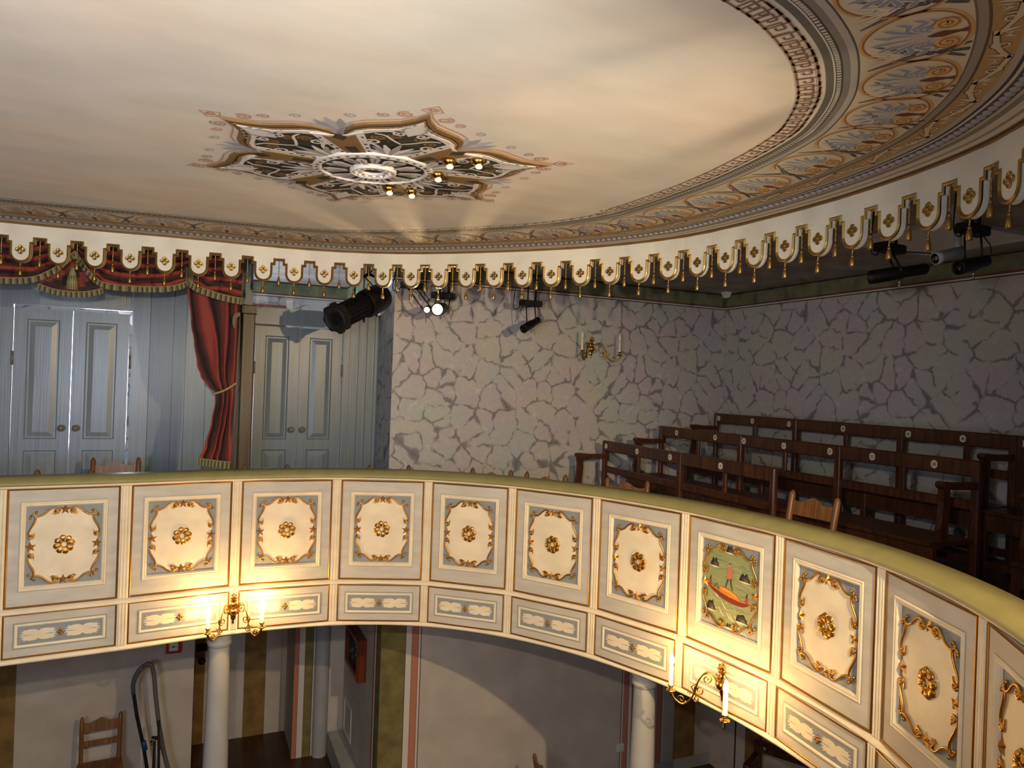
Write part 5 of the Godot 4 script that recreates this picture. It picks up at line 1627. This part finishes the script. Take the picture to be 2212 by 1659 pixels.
func sconce(called: String, label: String, at: Vector3, turn: float, spanw: float, fwd: float, drop: float, lit: float, group := "twin-candle brackets") -> Node3D:   # faces +z; lit: light energy of each bulb
	var t := thing(called, label, "wall lamp", at, turn, group)
	var m := MB.new()   # cast backplate: a tall ornate boss
	var flat := Transform3D(Basis.from_scale(Vector3(1, 1, 0.55)), Vector3.ZERO)
	m.lathe([Vector2(0.0, -0.125), Vector2(0.006, -0.118), Vector2(0.010, -0.108), Vector2(0.005, -0.098), Vector2(0.014, -0.088), Vector2(0.022, -0.07), Vector2(0.018, -0.062), Vector2(0.034, -0.045), Vector2(0.040, -0.02), Vector2(0.034, 0.0), Vector2(0.026, 0.012), Vector2(0.034, 0.02), Vector2(0.026, 0.035), Vector2(0.018, 0.05), Vector2(0.026, 0.06), Vector2(0.014, 0.075), Vector2(0.018, 0.088), Vector2(0.006, 0.102), Vector2(0.0, 0.118)], 14, flat)
	for k in [[-0.034, 0.02, 0.5], [0.034, 0.02, -0.5], [-0.02, 0.065, 0.4], [0.02, 0.065, -0.4], [-0.036, -0.03, 0.7], [0.036, -0.03, -0.7], [0.0, 0.095, 0.0], [-0.012, 0.09, 0.5], [0.012, 0.09, -0.5]]:
		m.ball(Vector3(k[0], k[1], 0.012), Vector3(0.008, 0.019, 0.010), 8, Basis(Vector3.BACK, k[2]))
	m.ball(Vector3(0, -0.02, 0.022), Vector3(0.028, 0.030, 0.022), 12)
	part("backplate", m.done(), mats["brass"], t)
	for sd in [-1, 1]:
		var cx: float = spanw * 0.5 * sd
		m = MB.new()
		# the S-shaped arm lies in the upright plane through the boss and the cup
		var dirv := Vector3(cx, 0, fwd)
		var r := dirv.length()
		dirv = dirv / r
		var ar := func(u: float, y: float) -> Vector3: return dirv * (u * r) + Vector3(0, y, 0)
		var path := smooth2([Vector2(0.08, -0.02), Vector2(0.20, 0.035), Vector2(0.34, 0.035), Vector2(0.46, -0.015), Vector2(0.53, -0.09), Vector2(0.62, drop - 0.045), Vector2(0.76, drop - 0.075), Vector2(0.90, drop - 0.055), Vector2(0.985, drop - 0.02), Vector2(1.0, drop)], 6)
		m.tube(path.map(func(p): return ar.call(p.x, p.y)), 0.0058, 8)
		for q in [[0.30, 0.0, 0.035, 1.6, 0.4, 1.0], [0.79, drop - 0.045, 0.030, 1.5, 3.4, 1.0], [0.44, -0.075, 0.034, -1.6, 1.2, 1.0], [0.50, drop - 0.03, 0.020, -1.3, 0.0, 1.0]]:
			var sp := spiral(Vector2.ZERO, q[2], 0.005, q[4], q[3], 20)
			m.tube(sp.map(func(p): return ar.call(q[0], q[1]) + dirv * p.x + Vector3(0, p.y, 0)), 0.0042, 6)
		m.tube([ar.call(0.50, drop - 0.015), ar.call(0.60, -0.06), ar.call(0.52, -0.04), ar.call(0.47, -0.02)], 0.0038, 6)
		for b in [[0.66, drop + 0.0], [0.62, drop - 0.005]]:
			m.ball(ar.call(b[0], b[1]), Vector3.ONE * 0.006, 6)
		var arm := part("arm", m.done(), mats["brass"], t)
		m = MB.new()
		m.lathe([Vector2(0.004, drop - 0.035), Vector2(0.006, drop - 0.018), Vector2(0.026, drop - 0.008), Vector2(0.030, drop), Vector2(0.024, drop + 0.002), Vector2(0.011, drop + 0.006), Vector2(0.010, drop + 0.016), Vector2(0.018, drop + 0.026), Vector2(0.021, drop + 0.032), Vector2(0.0, drop + 0.033)], 16, Transform3D(Basis(), Vector3(cx, 0, fwd)))
		part("cup", m.done(), mats["brass"], arm)
		m = MB.new()
		m.lathe([Vector2(0.0165, drop + 0.032), Vector2(0.0165, drop + 0.036), Vector2(0.0138, drop + 0.04), Vector2(0.0132, drop + 0.148), Vector2(0.0, drop + 0.150)], 16, Transform3D(Basis(), Vector3(cx, 0, fwd)))
		part("candle_sleeve", m.done(), mats["candle"], arm)
		m = MB.new()
		m.lathe([Vector2(0.006, drop + 0.148), Vector2(0.0135, drop + 0.165), Vector2(0.0165, drop + 0.18), Vector2(0.0145, drop + 0.20), Vector2(0.008, drop + 0.222), Vector2(0.0, drop + 0.238)], 14, Transform3D(Basis(), Vector3(cx, 0, fwd)))
		part("candle_bulb", m.done(), mats["bulb" if lit > 0.0 else "bulb_off"], arm)
		if lit > 0.0:
			omni(Vector3(cx, drop + 0.185, fwd), rgb(255, 196, 118), lit, 0.02, t, "candle_light")
	return t

func look(a: Vector3, b: Vector3) -> Transform3D:   # local y from a towards b
	var y := (b - a).normalized()
	var x := y.cross(Vector3.UP).normalized()
	return Transform3D(Basis(x, y, x.cross(y)), a)

func small_spot(label: String, front: Vector3, back: Vector3, box_at: Vector3, r: float, lit := false) -> Node3D:
	var t := thing("stage_spotlight", label, "spotlight", Vector3(box_at.x, GAL_CEIL, box_at.z), 0.0, "stage spotlights")
	var o := t.position
	var L := front.distance_to(back)
	var m := MB.new()
	m.lathe([Vector2(0.0, 0.004), Vector2(r * 0.5, 0.0), Vector2(r * 0.8, 0.015), Vector2(r * 0.82, L * 0.42), Vector2(r * 0.98, L * 0.45), Vector2(r, L - 0.01), Vector2(r, L), Vector2(r * 0.86, L), Vector2(r * 0.84, L - 0.02)], 20, look(back - o, front - o))
	part("barrel", m.done(), mats["black"], t)
	m = MB.new()
	m.lathe([Vector2(r * 0.84, L - 0.019), Vector2(r * 0.5, L - 0.012), Vector2(0.0, L - 0.010)], 20, look(back - o, front - o))
	part("lamp_lens", m.done(), mats["lamp_glow" if lit else "lens"], t)
	var mid := front.lerp(back, 0.52) - o
	var ax := (front - back).normalized()
	var sidev := ax.cross(Vector3.UP).normalized() * (r + 0.012)
	var bx := box_at - o
	m = MB.new()
	for sd in [-1, 1]:
		m.tube([mid + sidev * sd, Vector3(bx.x, bx.y - 0.03, bx.z) + sidev * sd * 0.9], 0.006, 6)
	m.tube([Vector3(bx.x, bx.y - 0.03, bx.z) - sidev * 0.9, Vector3(bx.x, bx.y - 0.03, bx.z) + sidev * 0.9], 0.006, 6)
	part("yoke", m.done(), mats["black"], t)
	m = MB.new()
	m.box(bx, Vector3(0.21, 0.055, 0.085), Basis(Vector3.UP, 0.1), 0.008)
	part("transformer_box", m.done(), mats["blackmatt"], t)
	m = MB.new()
	m.tube([bx + Vector3(0.05, 0.02, 0), Vector3(bx.x + 0.05, 0, bx.z)], 0.011, 8)
	m.tube([bx + Vector3(-0.04, 0.02, 0.02), Vector3(bx.x - 0.04, 0, bx.z + 0.02)], 0.008, 8)
	part("hanger", m.done(), mats["black"], t)
	m = MB.new()
	m.tube([mid + Vector3(0, -r - 0.03, 0), mid + Vector3(0, -r + 0.004, 0)], 0.007, 6)
	m.ball(mid + Vector3(0, -r - 0.034, 0), Vector3.ONE * 0.010, 8)
	part("knob", m.done(), mats["steel"], t)
	m = MB.new()
	var c := [Vector3(bx.x - 0.11, 0, bx.z - 0.03), bx + Vector3(-0.19, -0.02, 0.02), bx + Vector3(-0.15, -0.06, 0.03), bx + Vector3(-0.09, 0.0, 0.0)]
	var cc := []
	for i in 3:
		for k in 6: cc.append(c[i].cubic_interpolate(c[i + 1], c[maxi(i - 1, 0)], c[mini(i + 2, 3)], k / 6.0))
	cc.append(c[3])
	m.tube(cc, 0.004, 6)
	var back_o := back - o
	m.tube([back_o, back_o - ax * 0.03 + Vector3(0, 0.03, 0), back_o + Vector3(0, 0.09, 0.01), bx + Vector3(0.07, -0.01, 0)], 0.004, 6)
	part("cable", m.done(), mats["blackmatt"], t)
	return t

func build_lamps() -> void:
	sconce("candle_bracket", "brass bracket with two lit candle lamps on the pilaster above the left column", Vector3(0.318, 2.285, -5.825), 0.05, 0.375, 0.16, -0.115, 0.22)
	sconce("candle_bracket", "brass bracket with two lit candle lamps on the lower panel below the painted boat scene", Vector3(3.008, 2.285, -3.47), -PI / 2 + 0.1, 0.45, 0.21, -0.10, 0.22)
	sconce("candle_bracket", "brass bracket with two unlit candle lamps high on the marbled side wall", Vector3(3.92, 4.50, SIDE + 0.01), 0.0, 0.46, 0.21, -0.08, 0.0)
	sconce("candle_bracket", "dim brass bracket partly hidden behind the foot of the gallery front, above the framed picture", Vector3(1.715, 1.50, -8.22), -PI / 2, 0.34, 0.16, -0.09, 0.0)
	# the same brackets on the near side's gallery front, behind and beside the viewer
	sconce("candle_bracket", "brass bracket with two lit candle lamps on the near side of the gallery front", Vector3(0.2, 2.285, -0.80), PI, 0.375, 0.16, -0.115, 0.22)
	sconce("candle_bracket", "brass bracket with two lit candle lamps on the near gallery front, nearer the stage", Vector3(-1.6, 2.285, -0.74), PI, 0.375, 0.16, -0.115, 0.22)
	# large profile spotlight behind the valance
	var fr := Vector3(1.03, 4.545, -6.02)
	var bk := Vector3(1.53, 4.825, -6.46)
	var t := thing("profile_spotlight", "large black profile spotlight with ribbed barrel and notched ring, hanging before the right double doors", "spotlight", Vector3(1.36, GAL_CEIL, -6.28))
	var o := t.position
	var L := fr.distance_to(bk)
	var lk := look(bk - o, fr - o)
	var m := MB.new()
	m.lathe([Vector2(0.0, -0.02), Vector2(0.07, -0.015), Vector2(0.115, 0.02), Vector2(0.125, 0.07), Vector2(0.125, 0.27), Vector2(0.11, 0.30)], 20, lk)
	part("lamp_house", m.done(), mats["black"], t)
	m = MB.new()
	m.lathe([Vector2(0.085, 0.28), Vector2(0.085, L - 0.05)], 24, lk)
	part("barrel", m.done(), mats["black"], t)
	for k in 14:
		var a := TAU * k / 14
		var fm := MB.new()
		fm.box(lk * Vector3(cos(a) * 0.094, 0.28 + (L - 0.36) * 0.5, sin(a) * 0.094), Vector3(0.022, L - 0.36, 0.006), lk.basis * Basis(Vector3.UP, -a))
		part("cooling_fin", fm.done(), mats["black"], t)
	m = MB.new()
	var ringp := PackedVector2Array()
	for k in 32:
		var a := TAU * k / 32
		ringp.append(Vector2(cos(a), sin(a)) * (0.134 if k % 4 < 2 else 0.118))
	m.prism(ringp, L - 0.06, L - 0.02, lk * Transform3D(Basis(Vector3.RIGHT, Vector3.FORWARD, Vector3.UP), Vector3.ZERO))
	m.lathe([Vector2(0.10, L - 0.02), Vector2(0.104, L + 0.005), Vector2(0.09, L + 0.005), Vector2(0.085, L - 0.03)], 24, lk)
	part("front_ring", m.done(), mats["blackmatt"], t)
	m = MB.new()
	m.lathe([Vector2(0.086, L - 0.03), Vector2(0.05, L - 0.018), Vector2(0.0, L - 0.014)], 24, lk)
	part("lens", m.done(), mats["lens"], t)
	m = MB.new()
	var md := lk * Vector3(0, 0.24, 0)
	var sv := lk.basis.x * 0.15
	m.tube([md - sv, md - sv + Vector3(0, 0.20, 0.0), md + Vector3(0, 0.26, 0), md + sv + Vector3(0, 0.20, 0), md + sv], 0.014, 8)
	m.tube([md + Vector3(0, 0.25, 0), Vector3(md.x, 0, md.z)], 0.016, 8)
	part("yoke", m.done(), mats["black"], t)
	m = MB.new()
	for k in [[0.1, -0.13], [0.30, -0.12]]:
		var kb := lk * Vector3(0, k[0], 0) + Vector3(0, k[1], 0.03)
		m.tube([kb + Vector3(0, 0.05, 0), kb], 0.008, 6)
		m.ball(kb - Vector3(0, 0.015, 0), Vector3(0.013, 0.02, 0.013), 8)
	part("handle", m.done(), mats["black"], t)
	m = MB.new()
	var cb := [lk * Vector3(0.06, -0.01, 0.02), lk * Vector3(0.14, -0.06, 0.10), lk * Vector3(0.10, 0.06, 0.2), md + Vector3(0.03, 0.3, 0.03), Vector3(md.x + 0.02, 0.0, md.z + 0.03)]
	var cc := []
	for i in 4:
		for k in 6: cc.append((cb[i] as Vector3).cubic_interpolate(cb[i + 1], cb[maxi(i - 1, 0)], cb[mini(i + 2, 4)], k / 6.0))
	m.tube(cc, 0.006, 6)
	part("cable", m.done(), mats["blackmatt"], t)
	# the lit one, shining into the hall, and its small neighbour
	small_spot("small stage spotlight shining straight at the viewer, its lens white with light", Vector3(1.955, 4.708, -6.15), Vector3(2.12, 4.76, -6.46), Vector3(2.07, 4.86, -6.34), 0.058, true)
	var sl := spotlight(Vector3(1.95, 4.705, -6.13), Vector3(-0.6, 2.9, 0.4), rgb(255, 216, 156), 3.0, 40.0, 0.04, "lit_spotlight")
	small_spot("warm lit stage spotlight of the near gallery, to the right of the viewer", Vector3(1.95, 4.60, -0.36), Vector3(2.03, 4.72, -0.10), Vector3(2.02, 4.95, -0.2), 0.058, true)
	small_spot("pale stage spotlight of the near gallery, just above the viewer, aimed over the hall", Vector3(-0.13, 4.30, -0.36), Vector3(-0.17, 4.36, -0.10), Vector3(-0.16, 4.7, -0.2), 0.05, true)
	small_spot("tiny lit lamp just left of the bright stage spotlight", Vector3(1.862, 4.698, -6.16), Vector3(1.95, 4.74, -6.42), Vector3(1.78, 4.93, -6.36), 0.030, true)
	small_spot("slim black spotlight under its black box, before the marbled wall left of the unlit bracket", Vector3(2.80, 4.585, -6.13), Vector3(3.03, 4.70, -6.28), Vector3(2.90, 4.84, -6.2), 0.040)
	small_spot("slim black spotlight at upper right, hanging left of the white camera", Vector3(3.76, 4.79, -3.15), Vector3(4.02, 4.845, -2.95), Vector3(3.92, 4.985, -3.14), 0.042)
	small_spot("slim black spotlight at the far upper right, hanging right of the white camera", Vector3(3.88, 4.795, -2.67), Vector3(4.12, 4.86, -2.66), Vector3(3.98, 5.02, -2.66), 0.040)

func build_small() -> void:
	# surveillance camera
	var t := thing("security_camera", "white bullet security camera under the gallery ceiling between two black spotlights", "camera", Vector3(4.16, GAL_CEIL, -2.87))
	var o := t.position
	var lk := look(Vector3(4.19, 4.955, -2.86) - o, Vector3(4.0, 4.893, -2.90) - o)
	var m := MB.new()
	m.lathe([Vector2(0.0, -0.01), Vector2(0.032, 0.0), Vector2(0.034, 0.16), Vector2(0.038, 0.165), Vector2(0.038, 0.20), Vector2(0.031, 0.20)], 18, lk)
	part("housing", m.done(), mats["cctv"], t)
	m = MB.new()
	m.lathe([Vector2(0.031, 0.199), Vector2(0.026, 0.188), Vector2(0.0, 0.186)], 18, lk)
	part("lens_glass", m.done(), mats["lens"], t)
	m = MB.new()
	m.lathe([Vector2(0.013, 0.184), Vector2(0.012, 0.196), Vector2(0.0, 0.197)], 14, lk)
	part("lens_ring", m.done(), mats["knob"], t)
	m = MB.new()
	m.lathe([Vector2(0.02, -0.25), Vector2(0.022, -0.16), Vector2(0.03, -0.10), Vector2(0.045, -0.03), Vector2(0.06, -0.02), Vector2(0.062, 0.0)], 16)
	part("bracket", m.done(), mats["cctv"], t)
	# smoke detector in the corner
	t = thing("smoke_detector", "small white round smoke detector in the corner under the gallery ceiling", "smoke detector", Vector3(5.60, GAL_CEIL, -6.62))
	m = MB.new()
	m.lathe([Vector2(0.0, -0.068), Vector2(0.036, -0.066), Vector2(0.046, -0.052), Vector2(0.048, -0.036), Vector2(0.058, -0.03), Vector2(0.062, 0.0)], 24)
	part("body", m.done(), mats["white_plastic"], t)
	m = MB.new()
	m.lathe([Vector2(0.0485, -0.034), Vector2(0.0485, -0.026)], 24)
	part("slot_ring", m.done(), mats["black"], t)
	# pale hatch board in the gallery ceiling
	t = thing("ceiling_hatch", "pale flat hatch board on the gallery ceiling behind the right spotlights", "hatch", Vector3(4.85, GAL_CEIL, -3.5))
	part("board", bmesh(Vector3(0, -0.008, 0), Vector3(0.9, 0.016, 0.85), 0.003), mats["white_plastic"], t)
	m = MB.new()
	for k in [[0.0, 0.425, 0.93, 0.02], [0.0, -0.425, 0.93, 0.02], [0.455, 0.0, 0.02, 0.85], [-0.455, 0.0, 0.02, 0.85]]:
		m.box(Vector3(k[0], -0.012, k[1]), Vector3(k[2], 0.024, k[3]))
	part("rim", m.done(), mats["cctv"], t)
	# exit sign glimpsed over the partition
	t = thing("exit_sign", "green glowing exit sign glimpsed above the partition behind the large spotlight", "sign", Vector3(1.60, 4.93, -7.62))
	part("case", bmesh(Vector3(0, 0, 0), Vector3(0.22, 0.14, 0.03), 0.004), mats["white_plastic"], t)
	part("sign_face", bmesh(Vector3(0, 0, 0.0165), Vector3(0.20, 0.12, 0.003)), mats["exit_green"], t)
	part("hanger", bmesh(Vector3(0, 0.215, 0), Vector3(0.02, 0.29, 0.02)), mats["knob"], t)
	# glinting brass fittings in the ceiling rosette
	var i := 0
	for k in [[1.088, -2.92, "farther right of the upper pair"], [0.978, -2.985, "farther left of the upper pair"], [0.996, -3.205, "alone, nearest the rosette's middle on its right"], [0.854, -3.557, "left one of the lower pair"], [0.969, -3.556, "right one of the lower pair"]]:
		var b := thing("rosette_lamp", "small glinting brass lamp in the ceiling rosette, " + k[2], "lamp", Vector3(k[0], HALL_CEIL - 0.02, k[1]), 0.0, "brass lamps in the ceiling rosette")
		m = MB.new()
		m.lathe([Vector2(0.0, -0.035), Vector2(0.012, -0.034), Vector2(0.028, -0.022), Vector2(0.034, -0.008), Vector2(0.026, 0.0), Vector2(0.0, 0.0)], 16)
		part("cup", m.done(), mats["brass"], b)
		m = MB.new()
		m.ball(Vector3(0.004, -0.036, 0.006), Vector3(0.016, 0.010, 0.016), 10)
		part("lamp_bulb", m.done(), mats["bulb"], b)
		i += 1
	# stalls: fire alarm call point, vacuum cleaner tube, microphone stand, picture, socket
	t = thing("fire_alarm", "red fire alarm call point on the pale wall just under the gallery front", "fire alarm", Vector3(-0.125, 1.11, -8.55))
	part("box", bmesh(Vector3(0, 0, 0.025), Vector3(0.15, 0.15, 0.05), 0.008), mats["red_plastic"], t)
	var wf := part("window", bmesh(Vector3(0, 0, 0.051), Vector3(0.088, 0.088, 0.004)), mats["white_plastic"], t)
	m = MB.new()
	m.lathe([Vector2(0.010, 0), Vector2(0.0, 0.001)], 14, Transform3D(Basis(Vector3.RIGHT, Vector3.BACK, Vector3.DOWN), Vector3(0, 0, 0.0535)))
	for sd in [-1, 1]:
		m.prism(PackedVector2Array([Vector2(0.016 * sd, 0), Vector2(0.024 * sd, 0.007), Vector2(0.024 * sd, -0.007)]), 0.0532, 0.054)
		m.box(Vector3(0.030 * sd, 0, 0.0535), Vector3(0.013, 0.003, 0.001))
	part("symbol", m.done(), mats["ink"], wf)
	t = thing("vacuum_tube", "grey vacuum cleaner wand and looped hose standing against the pale wall at lower left", "vacuum cleaner", Vector3(-0.35, FLOOR, -8.2))
	m = MB.new()
	m.tube([Vector3(0.05, 0.05, 0.03), Vector3(0.02, 0.36, 0.02), Vector3(-0.015, 0.56, 0.01), Vector3(-0.09, 0.90, 0.0), Vector3(-0.125, 1.12, 0.0)], 0.017, 10)
	part("wand", m.done(), mats["blackmatt"], t)
	m = MB.new()
	m.tube([Vector3(-0.128, 1.12, 0), Vector3(-0.135, 1.22, 0.0), Vector3(-0.12, 1.29, 0), Vector3(-0.085, 1.36, 0), Vector3(-0.05, 1.395, 0)], [0.019, 0.022, 0.023, 0.023, 0.021], 10)
	part("handle", m.done(), mats["hose"], t)
	m = MB.new()
	m.tube([Vector3(-0.05, 1.395, 0), Vector3(-0.01, 1.42, 0.0), Vector3(0.03, 1.40, 0), Vector3(0.055, 1.30, 0), Vector3(0.075, 1.10, 0.01), Vector3(0.115, 0.80, 0.02), Vector3(0.17, 0.50, 0.03), Vector3(0.25, 0.2, 0.04), Vector3(0.33, 0.02, 0.06)], 0.021, 10)
	part("hose", m.done(), mats["hose"], t)
	m = MB.new()
	m.tube([Vector3(0.0, 0.54, 0.013), Vector3(-0.02, 0.63, 0.009)], 0.023, 10)
	part("collar", m.done(), mats["blue_plastic"], t)
	m = MB.new()
	m.box(Vector3(0.05, 0.04, 0.05), Vector3(0.28, 0.07, 0.10), Basis(), 0.02)
	part("floor_head", m.done(), mats["blackmatt"], t)
	t = thing("microphone_stand", "thin black microphone stand beside the vacuum hose", "microphone stand", Vector3(-0.215, FLOOR, -8.0))
	m = MB.new()
	m.tube([Vector3(0.02, 0.02, 0), Vector3(0, 0.42, 0), Vector3(-0.015, 0.90, 0)], 0.012, 8)
	part("pole", m.done(), mats["blackmatt"], t)
	m = MB.new()
	m.tube([Vector3(-0.055, 0.02, 0.0), Vector3(-0.05, 0.42, 0.0), Vector3(-0.045, 0.70, 0)], 0.011, 8)
	part("folded_boom", m.done(), mats["blackmatt"], t)
	m = MB.new()
	for k in [[-0.03, 0.73, 0.022], [-0.06, 0.74, 0.016], [-0.075, 0.70, 0.012], [0.0, 0.62, 0.016], [0.0, 0.36, 0.015], [0.01, 0.16, 0.016]]:
		m.ball(Vector3(k[0], k[1], 0), Vector3.ONE * k[2], 8)
	part("clutch", m.done(), mats["blackmatt"], t)
	m = MB.new()
	for k in 3:
		var a := TAU * k / 3 + 0.4
		m.tube([Vector3(0.015, 0.14, 0), Vector3(0.015 + cos(a) * 0.2, 0.012, sin(a) * 0.2)], 0.008, 6)
	part("tripod_foot", m.done(), mats["blackmatt"], t)
	t = thing("framed_picture", "small picture in a deep reddish wooden box frame on the passage wall", "picture", Vector3(1.72, 1.13, -7.73), -PI / 2)
	m = MB.new()
	rect_ring(m, 0.66, 0.44, [Vector2(0, 0.0), Vector2(0, 0.085), Vector2(0.012, 0.098), Vector2(0.05, 0.094), Vector2(0.06, 0.08), Vector2(0.06, 0.06)])
	part("frame", m.done(), mats["frame_wood"], t)
	part("print", bmesh(Vector3(0, 0, 0.058), Vector3(0.54, 0.32, 0.004)), mats["ink"], t)
	m = MB.new()
	var rng := RandomNumberGenerator.new()
	rng.seed = 12
	for k in 16:
		m.col = [lin(150, 160, 150), lin(96, 100, 96), lin(190, 190, 180)][k % 3]
		var c := Vector2(rng.randf_range(-0.22, 0.22), rng.randf_range(-0.12, 0.12))
		m.flat([c, c + Vector2(rng.randf_range(0.015, 0.04), -0.006), c + Vector2(0.02, rng.randf_range(0.02, 0.045)), c + Vector2(0.0, 0.025)], 0.0605 + 0.0001 * k)
	part("printed_shapes", m.done(), mats["paint"], t)
	t = thing("wall_socket", "small white square wall socket low on the side wall beside the red stripe", "socket", Vector3(4.475, 0.045, SIDE))
	part("cover", bmesh(Vector3(0, 0, 0.006), Vector3(0.085, 0.085, 0.012), 0.003), mats["white_plastic"], t)
	m = MB.new()
	m.lathe([Vector2(0.026, 0.0), Vector2(0.020, -0.004), Vector2(0.019, -0.010), Vector2(0.0, -0.010)], 18, Transform3D(Basis(Vector3.RIGHT, Vector3.BACK, Vector3.DOWN), Vector3(0, 0, 0.0135)))
	part("inset", m.done(), mats["knob"], t)
	t = thing("door_closer", "small black lens-like fitting on the ochre band beside the left column", "fitting", Vector3(0.174, 0.645, -9.267))
	m = MB.new()
	m.ball(Vector3(0, 0, 0.02), Vector3(0.045, 0.045, 0.03), 14)
	part("dome", m.done(), mats["lens"], t)
	part("mount", bmesh(Vector3(0.0, 0.16, 0.012), Vector3(0.11, 0.09, 0.03), 0.02), mats["blackmatt"], t)
